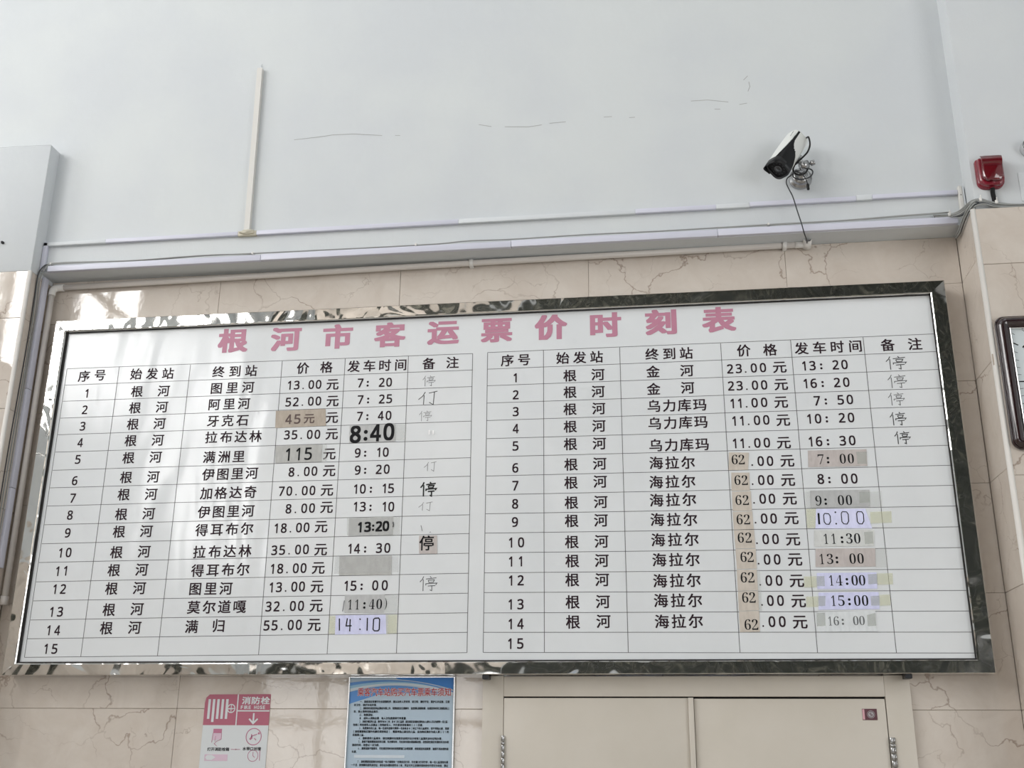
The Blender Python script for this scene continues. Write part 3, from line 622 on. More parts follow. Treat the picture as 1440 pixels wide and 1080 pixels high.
def tile(parent, x0, x1, z0, z1, plane, axis='y'):
    """one marble tile standing on a plane; alike tiles share their mesh."""
    g = 0.0009
    w, h = x1 - x0 - g, z1 - z0 - g
    key = (round(w, 3), round(h, 3), axis)
    if key not in tile_me:
        b = bmesh.new()
        if axis == 'y':
            box(b, -w / 2, w / 2, 0, 0.012, -h / 2, h / 2, 0.0015)
        else:
            box(b, 0, 0.012, -w / 2, w / 2, -h / 2, h / 2, 0.0015)
        me = bpy.data.meshes.new('tile')
        b.to_mesh(me)
        b.free()
        me.materials.append(M['tile'])
        tile_me[key] = me
    o = bpy.data.objects.new('tile', tile_me[key])
    C.objects.link(o)
    o.parent = parent
    pw = worldloc(parent)
    j = rnd.uniform(-0.0006, 0.0006)
    tl = 0.0012
    if axis == 'y':
        o.location = Vector(((x0 + x1) / 2, plane + j, (z0 + z1) / 2)) - pw
    elif axis == 'x-':      # on a face looking towards -x; x0..x1 run along y
        o.location = Vector((plane + j, (x0 + x1) / 2, (z0 + z1) / 2)) - pw
    else:                   # a face looking towards +x
        o.location = Vector((plane - 0.012 + j, (x0 + x1) / 2, (z0 + z1) / 2)) - pw
    o.rotation_euler = (rnd.uniform(-tl, tl), 0, rnd.uniform(-tl, tl))
    return o


zrows = [0.0] + [1.772 - 0.396 * k for k in range(4, 0, -1)] + [1.772, 2.168, 2.564, 2.957, 3.356, 3.553]
xcols = [-2.235, -1.465, -0.681, 0.102, 0.885, 1.545]
for i in range(len(xcols) - 1):
    for j in range(len(zrows) - 1):
        tile(wf, xcols[i], xcols[i + 1], zrows[j], zrows[j + 1], TP)

# right pilaster: tiled below, plaster above
PR = 2.75
pr = obj('pilaster', box(bmesh.new(), 1.545 + 0.012, PR - 0.012, -0.158, TP, 0, 3.553), M['grout'], wf)
mkbox('pilaster_plaster', XR, PR, -0.148, 0.3, 3.553, HT, M['wall'], pr, 0.004, 2)
prz = [0.0] + [3.326 - 0.396 * k for k in range(8, -1, -1)] + [3.553]
for j in range(len(prz) - 1):
    tile(pr, 1.556, 2.15, prz[j], prz[j + 1], -0.17)
    tile(pr, 2.15, PR, prz[j], prz[j + 1], -0.17)
for j in range(len(zrows) - 1):
    tile(pr, -0.16, TP, zrows[j], zrows[j + 1], 1.545, 'x-')
    tile(pr, -0.16, TP, zrows[j], zrows[j + 1], PR, 'x+')
tb = bmesh.new()
tube(tb, [(1.552, -0.163, 0), (1.552, -0.163, 3.553)], 0.0105, 14)
obj('corner_trim', tb, M['edge_trim'], pr)
for z in (1.775, 2.957):
    mkbox('trim_chip', 1.543, 1.549, -0.172, -0.164, z - 0.022, z + 0.02, M['grout'], pr, 0.001)

# left pilaster
PL = -3.6
pl = obj('pilaster', box(bmesh.new(), PL + 0.012, -2.235 - 0.012, -0.098, TP, 0, 3.535), M['grout'], wf)
mkbox('pilaster_plaster', PL, -2.235, -0.11, 0.3, 3.535, 4.14, M['wall'], pl, 0.004, 2)
plz = [0.0] + [3.321 - 0.396 * k for k in range(8, -1, -1)] + [3.535]
for j in range(len(plz) - 1):
    tile(pl, -2.83, -2.246, plz[j], plz[j + 1], -0.11)
    tile(pl, PL, -2.83, plz[j], plz[j + 1], -0.11)
    tile(pl, -0.10, TP, plz[j], plz[j + 1], -2.235, 'x+')
tb = bmesh.new()
tube(tb, [(-2.2415, -0.1035, 0), (-2.2415, -0.1035, 3.535)], 0.0095, 14)
obj('corner_trim', tb, M['edge_trim'], pl)
# plaster shell above and beside the left pilaster and beside the right one
mkbox('plaster', HL, XL - 0.2, UP, 0.3, 4.14, HT, M['wall'], wf)
mkbox('plaster', HL, PL, UP, 0.3, 3.553, 4.14, M['wall'], wf)
mkbox('plaster', PR, HR, UP, 0.3, 3.553, HT, M['wall'], wf)
for j in range(len(zrows) - 1):
    for a in range(2):
        tile(wf, HL + a * 0.7, HL + (a + 1) * 0.7, zrows[j], zrows[j + 1], TP)
    for a in range(3):
        tile(wf, PR + a * 0.75, PR + (a + 1) * 0.75, zrows[j], zrows[j + 1], TP)
# pencil marks and hairline cracks on the plaster
sb = bmesh.new()
for s in SCUFFS:
    ribbon(sb, s, 0.0024, UP - 0.0006)
obj('hairline_crack', sb, M['scuff'], wf)
sb = bmesh.new()
ribbon(sb, [(-2.55, 4.1415), (-2.40, 4.1425), (-2.30, 4.141), (-2.236, 4.139)], 0.002, -0.1106)
ribbon(sb, [(-2.236, 4.135), (-2.2355, 3.54)], 0.0022, -0.1106)
obj('hairline_crack', sb, M['seam'], wf)

# rest of the hall
struct(mkbox('floor', HL, HR, HB, 0.3, -0.2, 0.0, M['floor']))
fl = bpy.data.objects['floor']
# ceiling with two openings made for the added overhead fill lamps
cb = bmesh.new()
for x0, x1, y0, y1 in ((HL, HR, HB, -4.7), (HL, HR, -1.7, 0.3), (HL, -2.4, -4.7, -1.7), (-0.8, 1.4, -4.7, -1.7), (3.0, HR, -4.7, -1.7)):
    box(cb, x0, x1, y0, y1, HT, HT + 0.2)
struct(obj('ceiling', cb, M['ceiling']))
# left wall with two clerestory windows and an added opening for fill
lw = bmesh.new()
for y0, y1, z0, z1 in ((HB, -2.1, 0, 3.7), (-2.1, 0.3, 0, 3.4), (-7.2, -2.1, 3.7, 4.6), (-2.6, -2.1, 4.6, HT), (-2.1, -0.8, 6.4, HT), (-0.8, 0.3, 3.4, HT), (-6.0, -2.6, 7.1, HT), (-7.2, -6.0, 4.6, HT), (-9.0, -7.2, 6.5, HT), (HB, -9.0, 3.7, HT)):
    box(lw, HL - 0.2, HL, y0, y1, z0, z1)
wl = struct(obj('wall_left', lw, M['wall']))
for a in range(12):
    for b in range(4):
        mkbox('marble_panel', HL, HL + 0.02, -9.6 + a * 0.8, -8.808 + a * 0.8, b * 0.84, b * 0.84 + 0.832, M['dark_marble'] if a in (2, 6) else M['tile'], wl, 0.004)


def window(name, y0, y1, z0, z1, ny, nz, HL=HL):
    f = bmesh.new()
    for y in [y0 + (y1 - y0) * k / ny for k in range(ny + 1)]:
        yy = min(max(y, y0 + 0.04), y1 - 0.04)
        box(f, HL - 0.03, HL + 0.03, yy - 0.04, yy + 0.04, z0, z1, 0.006)
    for z in [z0 + (z1 - z0) * k / nz for k in range(nz + 1)]:
        zz = min(max(z, z0 + 0.04), z1 - 0.04)
        box(f, HL - 0.028, HL + 0.028, y0, y1, zz - 0.04, zz + 0.04, 0.006)
    o = struct(obj(name, f, M['win_frame']))
    for a in range(ny):
        for b in range(nz):
            ya, yb = y0 + (y1 - y0) * a / ny, y0 + (y1 - y0) * (a + 1) / ny
            za, zb = z0 + (z1 - z0) * b / nz, z0 + (z1 - z0) * (b + 1) / nz
            mkbox('pane', HL - 0.004, HL, ya + 0.04, yb - 0.04, za + 0.04, zb - 0.04, M['glass'], o)
    return o


window('window_1', -6.0, -2.6, 4.6, 7.1, 5, 2)
window('window_2', -9.0, -7.2, 3.7, 6.5, 2, 2)
window('fill_window_4', -2.1, -0.8, 3.4, 6.4, 1, 2)  # unseen window added around the forward fill lamp
rw = bmesh.new()
for y0, y1, z0, z1 in ((HB, -7.45, 0, HT), (-2.95, 0.3, 0, HT), (-7.45, -2.95, 0, 1.2), (-7.45, -2.95, 3.8, HT)):
    box(rw, HR, HR + 0.2, y0, y1, z0, z1)
struct(obj('wall_right', rw, M['wall']))
window('fill_window_3', -7.45, -2.95, 1.2, 3.8, 3, 1, HR)  # unseen window added to carry the board's frontal fill
bwm = bmesh.new()
for x0, x1, z0, z1 in ((HL, -4.7, 0, HT), (-4.7, -1.5, 2.6, HT), (-1.5, HR, 0, HT)):
    box(bwm, x0, x1, HB - 0.2, HB, z0, z1)
bw = struct(obj('wall_back', bwm, M['wall']))
fb = bmesh.new()
for x in (-4.66, -3.9, -3.1, -2.3, -1.54):
    box(fb, x - 0.04, x + 0.04, HB - 0.03, HB + 0.03, 0, 2.6, 0.006)
for z in (0.05, 2.05, 2.56):
    box(fb, -4.7, -1.5, HB - 0.028, HB + 0.028, z - 0.04, z + 0.04, 0.006)
gd = struct(obj('door_2', fb, M['win_frame']))
for a in range(4):
    for z0, z1 in ((0.09, 2.01), (2.09, 2.52)):
        mkbox('pane', -4.62 + a * 0.79, -3.94 + a * 0.79, HB - 0.004, HB, z0, z1, M['glass'], gd)
# dark marble cladding of the wall behind the viewer, in panels, and a beige dado under it
for a in range(8):
    for b in range(5):
        x0 = -1.4 + a * 0.8
        if x0 + 0.79 > HR:
            continue
        mkbox('marble_panel', x0, x0 + 0.79, HB, HB + 0.03, 2.5 + b * 1.02, 2.5 + b * 1.02 + 1.01, M['dark_marble'], bw, 0.004)
for a in range(4):
    for b in range(5):
        mkbox('marble_panel', -4.7 + a * 0.8, -3.91 + a * 0.8, HB, HB + 0.03, 2.62 + b, 3.61 + b, M['tile'] if (a + b) % 3 else M['dark_marble'], bw, 0.004)
for a in range(6):
    mkbox('marble_panel', -1.0 + a, -0.01 + a, HB, HB + 0.03, 0.0, 1.5, M['tile'], bw, 0.004)
dr = struct(mkbox('door_1', -0.6, 1.4, HB + 0.001, HB + 0.06, 0, 2.4, M['alu'], None, 0.006))
for x0, x1 in ((-0.5, 0.37), (0.43, 1.3)):
    mkbox('door_leaf', x0, x1, HB + 0.06, HB + 0.08, 0.05, 2.3, M['po_mid'], dr, 0.004)
    mkbox('handle', (x0 + x1) / 2 - 0.012 + (0.36 if x0 < 0 else -0.36), (x0 + x1) / 2 + 0.012 + (0.36 if x0 < 0 else -0.36), HB + 0.08, HB + 0.12, 0.95, 1.35, M['chrome'], dr, 0.004)

# ================================================================ the timetable board
board = thing('notice_board', 'long white bus timetable board in a polished steel frame on the tiled wall', 'notice board', (-0.345, TP, 1.885))
BX0, BX1, BZ0, BZ1 = -2.092, 1.402, 1.933, 3.286      # inner edge of the frame
OX0, OX1, OZ0, OZ1 = -2.141, 1.457, 1.888, 3.336      # outer edge
pb = bmesh.new()
box(pb, BX0 - 0.012, BX1 + 0.012, 0.0, 0.02, BZ0 - 0.012, BZ1 + 0.012)
panel = obj('panel', pb, M['board'], board)
mkbox('backing', OX0 + 0.004, OX1 - 0.004, 0.02, TP, OZ0 + 0.004, OZ1 - 0.004, M['black_gap'], board)


def rail(side):
    """one mitred length of the steel frame; profile is (distance from inner edge, y)."""
    prof = [(0.0, 0.0), (0.0, -0.017), (0.003, -0.0195), (0.006, -0.020), (0.0475, -0.0215), (0.05, -0.019), (0.05, 0.055)]
    n = 24
    b = bmesh.new()
    rows = []
    for d, y in prof:
        k = d / 0.05
        x0, x1 = BX0 + (OX0 - BX0) * k, BX1 + (OX1 - BX1) * k
        z0, z1 = BZ0 + (OZ0 - BZ0) * k, BZ1 + (OZ1 - BZ1) * k
        ends = {'top': ((x0, z1), (x1, z1)), 'bottom': ((x1, z0), (x0, z0)), 'left': ((x0, z0), (x0, z1)), 'right': ((x1, z1), (x1, z0))}[side]
        rows.append([b.verts.new((ends[0][0] + (ends[1][0] - ends[0][0]) * i / n, y, ends[0][1] + (ends[1][1] - ends[0][1]) * i / n)) for i in range(n + 1)])
    for a, c in zip(rows, rows[1:]):
        for i in range(n):
            b.faces.new((a[i], a[i + 1], c[i + 1], c[i]))
    bmesh.ops.recalc_face_normals(b, faces=b.faces[:])
    o = obj('frame_rail', b, M['steel'], board)
    me = o.data
    # outward normals towards the hall
    if sum(p.normal.y * p.area for p in me.polygons) > 0:
        me.flip_normals()
    return o


for s in ('top', 'bottom', 'left', 'right'):
    rail(s)
gk = bmesh.new()
w = 0.005
box(gk, BX0, BX0 + w, -0.006, 0.0, BZ0, BZ1)
box(gk, BX1 - w * 0.5, BX1, -0.006, 0.0, BZ0, BZ1)
box(gk, BX0 + w, BX1 - w * 0.5, -0.006, 0.0, BZ0, BZ0 + w * 1.2)
box(gk, BX0 + w, BX1 - w * 0.5, -0.006, 0.0, BZ1 - w * 0.5, BZ1)
obj('gasket', gk, M['black_gap'], board)
# small dark brackets under the lower rail
for x in (-0.285, 1.173):
    bb = box(bmesh.new(), x - 0.012, x + 0.012, -0.015, 0.034, 1.872, 1.888, 0.002)
    br = obj('bracket', bb, M['cam_dark'], board)

# printed grid of the two tables
gb = bmesh.new()
for a, b in GRID['Lrow'] + GRID['Rrow']:
    ribbon(gb, [a, b], 0.0019, -0.0004)
for a, b in GRID['col']:
    ribbon(gb, [a, b], 0.0021, -0.00045)
stuff(obj('grid_line', gb, M['line'], panel))

INKY = -0.0006
HZ = 0.051
for ch, x, z in TITLE:
    k = Ink(INKY)
    k.put(ch, x, z, 0.122, 0.104, 'em' if ch != '市' else 'em', (0.0056, 0.0030))
    k.build('title_character', M['pink'], panel)


def number(k, ch, x, z, w, h, table, bold, thin=0.0, slant=0.0):
    if ch == ':':
        d = w * 0.43
        k.dot(x, z + h * 0.10, d)
        k.dot(x, z - h * 0.33, d)
    elif ch == '.':
        k.dot(x, z - h / 2 + w * 0.14, w * 0.30)
    elif ch == ')':
        k.put(')', x, z, w * 0.36, h * 1.15, 'box', (bold * 0.6, bold * 0.6))
    else:
        ww = w * (0.5 if (ch == '1' and table is SANS) else 0.62 if ch == '1' else 1.0)
        k.put(table[ch], x - (w * 0.04 if ch == '1' else 0), z, ww, h, 'box', (bold, bold), thin, slant)


k = Ink(INKY)
for kind, items in TEXT:
    for ch, x, z in items:
        if kind == 'h':
            k.put(ch, x, z, HZ, HZ * 0.97, 'em', (0.0009, 0.0007))
        else:
            number(k, ch, x, z, 0.0215, 0.036, SANS, 0.0009)
stuff(k.build('lettering', M['ink'], panel))

# taped-on paper patches with their own print
for lab, col, quad, kind, items in PATCHES:
    if max(p[0] for p in quad) - min(p[0] for p in quad) < 0.06 and kind == 's':
        lab = ''
    pbm = slab(bmesh.new(), quad, -0.0016, -0.0006)
    po = obj('paper_patch', pbm, M['paper_' + col], board)
    if lab:
        po['label'] = lab
    if not items:
        continue
    ink = M['ink_black']
    for ch, x, z in items:
        k = Ink(-0.0021)
        if kind == 's':
            number(k, ch, x, z, 0.0215, 0.0365, SERIF, 0, -0.0125)
        elif kind == 's2':
            number(k, ch, x, z, 0.018, 0.031, SERIF, 0, -0.0145)
            ink = M['ink_grey']
        elif kind == 'b840':
            number(k, ch, x, z, 0.039, 0.066, SANS, 0.0024)
        elif kind == 'b115':
            number(k, ch, x, z, 0.028, 0.049, SANS, 0.0009)
        elif kind == 'b1320':
            number(k, ch, x, z, 0.0225, 0.036, SANS, 0.0019)
        elif kind == 'b45':
            ink = M['ink_brown']
            if ch == '元':
                k.put(ch, x, z, 0.044, 0.042, 'em', (0.0009, 0.0009))
            else:
                number(k, ch, x, z, 0.024, 0.038, SANS, 0.0011)
        elif kind == 'bt':
            k.put(ch, x, z, 0.056, 0.058, 'em', (0.0008, 0.0006))
        k.build('printed_character', ink, po)

for ti, (kk, quad) in enumerate(TAPES):
    yt = -0.00165 - 0.00001 * ti
    obj('clear_tape', slab(bmesh.new(), quad, yt - 0.00006, yt), M['tape_' + kk], board)

TING = [[(.22, 1), (.14, .8), (0, .62)], [(.2, .8), (.2, 0)], [(.60, 1.0), (.68, .9)], [(.36, .82), (.98, .9)],
        [(.5, .74), (.86, .76), (.80, .6), (.54, .58), (.5, .74)], [(.36, .38), (.36, .5), (1.02, .54), (.95, .42)],
        [(.48, .34), (.92, .37)], [(.72, .36), (.72, .02), (.60, .08)]]
FU = [[(.36, .95), (.22, .66), (0, .42)], [(.30, .72), (.28, .05)], [(.55, .86), (1.0, .98)], [(.84, .92), (.80, .02), (.58, .2)]]
for kname, x, z, w, h, v, sw in HAND:
    hb = bmesh.new()
    for s in (TING if kname == 'ting' else FU):
        ribbon(hb, [(x + (a - 0.5) * w, z + (b - 0.5) * h) for a, b in s], sw, INKY)
    obj('handwriting', hb, grey_ink(v), panel)
for w, pts in PEN:
    obj('pen_stroke', ribbon(bmesh.new(), pts, w, -0.0022), M['ink_black'], board)
for v, w, pts in MARKS:
    obj('pen_mark', ribbon(bmesh.new(), pts, w, -0.0034), grey_ink(v) if v < 1 else M['white_ink'], board)

# ================================================================ trunking, pipes and cables
ut = thing('cable_trunking', 'thin horizontal cable trunking, partly painted over, on the white wall', 'trunking', (-0.34, UP, 3.68))
segs = [(-2.233, -1.95, 3.6745, 3.6905, 'painted_plastic'), (-1.95, -1.36, 3.6745, 3.692, 'lilac'), (-1.36, -1.28, 3.671, 3.693, 'glue'), (-1.28, -0.42, 3.673, 3.692, 'lilac'),
        (-0.42, 0.30, 3.673, 3.693, 'painted_plastic'), (0.30, 0.62, 3.674, 3.693, 'lilac'), (0.62, 0.75, 3.674, 3.694, 'painted_plastic'), (0.75, 1.16, 3.677, 3.696, 'lilac'), (1.16, 1.22, 3.677, 3.700, 'painted_plastic'), (1.22, 1.540, 3.680, 3.698, 'lilac')]
for x0, x1, z0, z1, k in segs:
    mkbox('trunking_cover', x0, x1 - 0.0004, UP - 0.016, UP - 0.001, z0, z1, M[k], ut, 0.0015, 2)
vt = thing('cable_trunking', 'tall thin vertical trunking rising up the white wall', 'trunking', (-1.322, UP, 3.693))
tb = bmesh.new()
for z0, z1, xa, xb in ((3.693, 4.495, -1.322, -1.333),):
    vs = []
    for z, x in ((z0, xa), (z1, xb)):
        hw = 0.0125
        vs.append([tb.verts.new(c) for c in ((x - hw, UP, z), (x - hw + 0.001, UP - 0.02, z), (x + hw - 0.001, UP - 0.02, z), (x + hw, UP, z))])
    a, b = vs
    for i in range(4):
        tb.faces.new((a[i], a[(i + 1) % 4], b[(i + 1) % 4], b[i]))
    tb.faces.new(a)
    tb.faces.new(b[::-1])
    bmesh.ops.recalc_face_normals(tb, faces=tb.faces[:])
obj('trunking_cover', tb, M['beige_plastic'], vt)
gb = bmesh.new()
bmesh.ops.create_icosphere(gb, subdivisions=3, radius=1)
for v in gb.verts:
    v.co = Vector((v.co.x * 0.036, v.co.y * 0.012, v.co.z * 0.012)) * (1 + 0.25 * math.sin(v.co.x * 7) * math.cos(v.co.z * 6)) + Vector((-1.322, UP - 0.014, 3.686))
obj('glue_blob', gb, M['glue'], vt, True)
tb = bmesh.new()
tube(tb, smooth_path([(-1.333, UP - 0.008, 4.49), (-1.334, UP - 0.006, 4.51), (-1.331, UP - 0.004, 4.525)]), 0.0018, 6)
obj('wire_stub', tb, M['painted_plastic'], vt)

lt = thing('cable_trunking', 'wide lilac-white trunking along the bottom edge of the white wall', 'trunking', (-0.34, UP, 3.566))
xs = [-2.195, -1.25, -0.20, 0.62, 1.528]
for x0, x1 in zip(xs, xs[1:]):
    zs = 0.0032 * (x0 + 2.2) / 3.7
    mkbox('trunking_cover', x0, x1 - 0.0012, UP - 0.018, UP - 0.0005, 3.552 + zs, 3.578 + zs * 2.2, M['lilac'], lt, 0.002, 2)
mkbox('plaster_lip', XL + 0.02, XR - 0.02, UP - 0.002, UP + 0.012, 3.5535, 3.5575, M['painted_plastic'], wf)

uv = mkbox('trunking_stub', -2.233, -2.213, UP - 0.016, UP - 0.0005, 3.560, 3.692, M['lilac'], None, 0.002, 2, loc=(-2.223, UP, 3.56))
tag(uv, 'short lilac trunking stub in the corner above the pipe elbow', 'trunking')
# beige end piece at the right pilaster
ep = thing('trunking_end_piece', 'short upright beige trunking piece against the right pilaster', 'trunking', (1.555, UP, 3.585))
mkbox('cover', 1.541, 1.556, UP - 0.022, UP - 0.001, 3.597, 3.712, M['beige_plastic'], ep, 0.003, 3)
mkbox('cover_edge', 1.5565, 1.563, UP - 0.020, UP - 0.001, 3.62, 3.708, M['painted_plastic'], ep, 0.001, 2)
obj('screw', lathe(bmesh.new(), [(0.0, 0.0), (0.002, 0.0), (0.002, 0.002), (0.0, 0.002)], (1.5485, UP - 0.021, 3.672), (0, -1, 0), 10), M['cam_dark'], ep)

# vertical trunking + pipe on the left pilaster's return face
vt2 = thing('cable_trunking', 'long vertical lilac-white trunking on the left pilaster return', 'trunking', (XL, -0.04, 2.2))
for z0, z1 in ((2.30, 2.62), (2.621, 3.04), (3.041, 3.545)):
    mkbox('trunking_cover', XL, XL + 0.014, -0.022, 0.010, z0, z1 - 0.001, M['lilac'], vt2, 0.002, 2)
pp = thing('water_pipe', 'thin white plastic pipe in the left corner turning along under the white wall', 'pipe', (-2.20, 0.02, 2.185))
tb = bmesh.new()
tube(tb, [(-2.209, 0.030, 2.19), (-2.212, 0.030, 3.485)], 0.0125, 16)
obj('vertical_pipe', tb, M['pipe'], pp)
tb = bmesh.new()
tube(tb, [(-2.20, 0.040, 3.517), (-0.38, 0.040, 3.5365), (0.955, 0.040, 3.5445)], 0.0125, 16)
obj('horizontal_pipe', tb, M['pipe'], pp)
tb = bmesh.new()
tube(tb, smooth_path([(-2.212, 0.030, 3.478), (-2.2115, 0.031, 3.500), (-2.205, 0.035, 3.512), (-2.190, 0.039, 3.5175), (-2.165, 0.040, 3.5175)], 5), 0.0155, 16)
obj('pipe_elbow', tb, M['clip'], pp)
tb = bmesh.new()
lathe(tb, [(0.0, -0.005), (0.0155, -0.005), (0.0155, 0.028), (0.0, 0.028)], (-2.209, 0.030, 2.165), (0, 0, 1), 18)
obj('pipe_cap', tb, M['pipe'], pp)
for x, z in ((-0.379, 3.5365), (0.884, 3.544)):
    tb = bmesh.new()
    lathe(tb, [(0.0125, -0.008), (0.0165, -0.008), (0.0165, 0.008), (0.0125, 0.008)], (x, 0.040, z), (1, 0, 0), 18)
    box(tb, x - 0.008, x + 0.008, 0.046, TP, z - 0.017, z + 0.017, 0.002)
    obj('pipe_clip', tb, M['clip'], pp)
tb = bmesh.new()
lathe(tb, [(0.0125, -0.02), (0.0140, -0.02), (0.0140, 0.02), (0.0125, 0.02)], (0.945, 0.040, 3.5445), (1, 0, 0), 18)
lathe(tb, [(0.0, -0.012), (0.0160, -0.010), (0.0165, 0.010), (0.0168, 0.034), (0.0130, 0.034), (0.0125, 0.004), (0.0, 0.004)], (0.972, 0.042, 3.540), (0.0, -0.92, 0.35), 20)
obj('pipe_socket', tb, M['clip'], pp)

# grey cables over the lilac trunking and down the left corner
def cable(name, pts, r, m, label=None, cat='cable', parent=None, n=6):
    b = bmesh.new()
    if parent is not None and parent.name == 'cable_bundle':      # resting on top of the trunking
        pts = [(p[0], p[1] - 0.006, p[2] + 0.006) if p[0] > -2.19 and p[2] < 3.605 and p[1] > -0.06 else p for p in pts]
    P = smooth_path(pts, n)
    tube(b, P, r, 8)
    o = obj(name, b, m, parent, loc=None if parent else P[0])
    if label:
        tag(o, label, cat)
    return o


cb_ = thing('cable_bundle', 'thin grey cables clipped along the top of the lilac trunking', 'cables', (-2.2, UP, 3.58))
cable('cable', [(-2.2315, -0.056, 2.2), (-2.2315, -0.052, 2.8), (-2.231, -0.044, 3.2), (-2.231, -0.052, 3.42), (-2.227, -0.062, 3.53), (-2.212, -0.060, 3.572), (-2.186, -0.048, 3.583), (-2.08, -0.046, 3.586), (-1.9, -0.045, 3.580),
                (-1.7, -0.045, 3.579), (-1.5, -0.045, 3.584), (-1.3, -0.046, 3.582), (-1.0, -0.047, 3.580), (-0.75, -0.047, 3.579), (-0.5, -0.047, 3.580), (-0.38, -0.047, 3.586), (-0.2, -0.047, 3.583), (0.1, -0.047, 3.586), (0.4, -0.047, 3.584), (0.8, -0.047, 3.587),
                (1.1, -0.047, 3.588), (1.3, -0.047, 3.594), (1.50, -0.05, 3.597)], 0.0026, M['cable_grey'], parent=cb_)
cable('cable', [(-2.2315, -0.036, 2.2), (-2.2315, -0.034, 2.9), (-2.231, -0.032, 3.35), (-2.226, -0.050, 3.51), (-2.205, -0.060, 3.562), (-2.18, -0.049, 3.579), (-2.05, -0.047, 3.582), (-1.8, -0.050, 3.577), (-1.62, -0.050, 3.581), (-1.45, -0.050, 3.583), (-1.29, -0.050, 3.577)],
      0.0026, M['cable_grey'], parent=cb_)
cable('cable', [(-2.232, -0.066, 2.2), (-2.232, -0.068, 2.75), (-2.232, -0.058, 3.2), (-2.231, -0.062, 3.45), (-2.225, -0.070, 3.535), (-2.205, -0.064, 3.578), (-2.19, -0.050, 3.580)], 0.0022, M['cable_dark'], parent=cb_)
cable('cable', [(0.62, -0.050, 3.583), (0.9, -0.052, 3.583), (1.15, -0.052, 3.585), (1.32, -0.052, 3.590), (1.49, -0.054, 3.593)], 0.0024, M['cable_grey'], parent=cb_)
for x, z in ((-2.186, 3.584), (-1.289, 3.581), (-0.594, 3.582), (0.817, 3.588), (1.500, 3.597)):
    b = bmesh.new()
    z += 0.006
    box(b, x - 0.004, x + 0.004, UP - 0.018, UP, z - 0.006, z + 0.005, 0.0015)
    tube(b, [(x + 0.001, UP - 0.002, z + 0.003), (x + 0.001, UP - 0.004, z + 0.011)], 0.0018, 6)
    obj('cable_clip', b, M['clip'], cb_)

cr = thing('cable_bundle', 'thick bundle of grey cables bending over the right pilaster ledge', 'cables', (1.56, -0.15, 3.56))
base = [(1.44, -0.050, 3.594), (1.492, -0.055, 3.591), (1.518, -0.085, 3.583), (1.530, -0.130, 3.577), (1.541, -0.163, 3.580), (1.560, -0.172, 3.586), (1.585, -0.170, 3.588), (1.615, -0.164, 3.580), (1.66, -0.160, 3.571), (1.74, -0.158, 3.566), (2.0, -0.158, 3.566), (2.70, -0.158, 3.566)]
for k, (dx, dy, dz, mm) in enumerate(((0, 0, 0.004, 'cable_grey'), (0.002, -0.003, -0.002, 'cable_grey'), (0.004, 0.0, -0.008, 'cable_grey'), (0.008, -0.001, -0.014, 'cable_dark'), (0.012, -0.002, -0.019, 'cable_grey'))):
    pts = []
    for i, p in enumerate(base):
        e = max(0.0, 1 - abs(i - 5) / 5.0)
        s = 1.0 if 2 <= i <= 8 else 0.35
        pts.append((p[0] + dx * s, p[1] + dy * (1.5 if i > 3 else 1), max(p[2] + dz * s, 3.5565)))
    cable('cable', pts, 0.0030, M[mm], parent=cr)
for k, (dx, dz, mm) in enumerate(((0.0, 0.0, 'cable_grey'), (0.005, 0.003, 'cable_dark'), (-0.004, 0.006, 'cable_grey'))):
    cable('cable', [(1.575 + dx, -0.168, 3.576 + dz), (1.556 + dx, -0.176, 3.572 + dz), (1.540 + dx, -0.160, 3.556 + dz), (1.534 + dx, -0.120, 3.545 + dz), (1.533 + dx, -0.07, 3.535 + dz), (1.532 + dx, -0.03, 3.525 + dz), (1.531 + dx, 0.02, 3.528 + dz)], 0.0030, M[mm], parent=cr)
for x, y, z in ((1.580, -0.176, 3.589), (1.638, -0.168, 3.580), (1.497, -0.062, 3.593)):
    b = bmesh.new()
    box(b, x - 0.005, x + 0.005, y - 0.004, y + 0.006, z - 0.009, z + 0.006, 0.002)
    tube(b, [(x + 0.002, y, z + 0.004), (x + 0.002, y - 0.003, z + 0.016)], 0.002, 6)
    obj('cable_clip', b, M['clip'], cr)

# ================================================================ security camera
CB = Vector((0.955, UP, 3.788))
cm = thing('security_camera', 'black and white bullet security camera on a round steel bracket', 'security camera', CB)
b = bmesh.new()
lathe(b, [(0.0, 0.0), (0.043, 0.0), (0.045, 0.006), (0.044, 0.016), (0.036, 0.019), (0.035, 0.030), (0.030, 0.038), (0.020, 0.043), (0.012, 0.044), (0.011, 0.050), (0.0, 0.051)], CB, (0, -1, 0), 36)
obj('bracket_base', b, M['chrome'], cm)
FD = Vector((-0.47, -0.30, -0.83)).normalized()       # where the camera looks
FR = Vector(CAMFRONT)             # centre of the front face
HD = Vector((-0.11, -0.87, -0.48))                    # the flank it turns towards the hall
E1 = (HD - FD * HD.dot(FD)).normalized()
E2 = FD.cross(E1).normalized()
if E2.z < 0:
    E2 = -E2
ra = R(22)
UPV = E1 * math.sin(ra) + E2 * math.cos(ra)
RV = E1 * math.cos(ra) - E2 * math.sin(ra)
BL = 0.190
jt = CB + Vector((0.0, -0.047, 0.0))
elb = CB + Vector((0.006, -0.088, 0.016))
under = FR - FD * 0.115 - UPV * 0.047
b = bmesh.new()
tube(b, [jt + Vector((0, 0.004, 0)), jt + Vector((0.0, -0.02, 0.010)), elb], 0.0095, 14)
obj('bracket_arm', b, M['chrome'], cm)
b = bmesh.new()
tube(b, [elb, under], 0.0105, 14)
lathe(b, [(0.0, -0.016), (0.017, -0.016), (0.017, 0.016), (0.0, 0.016)], elb, (0.9, 0.1, 0.3), 20)
obj('bracket_joint', b, M['chrome'], cm)
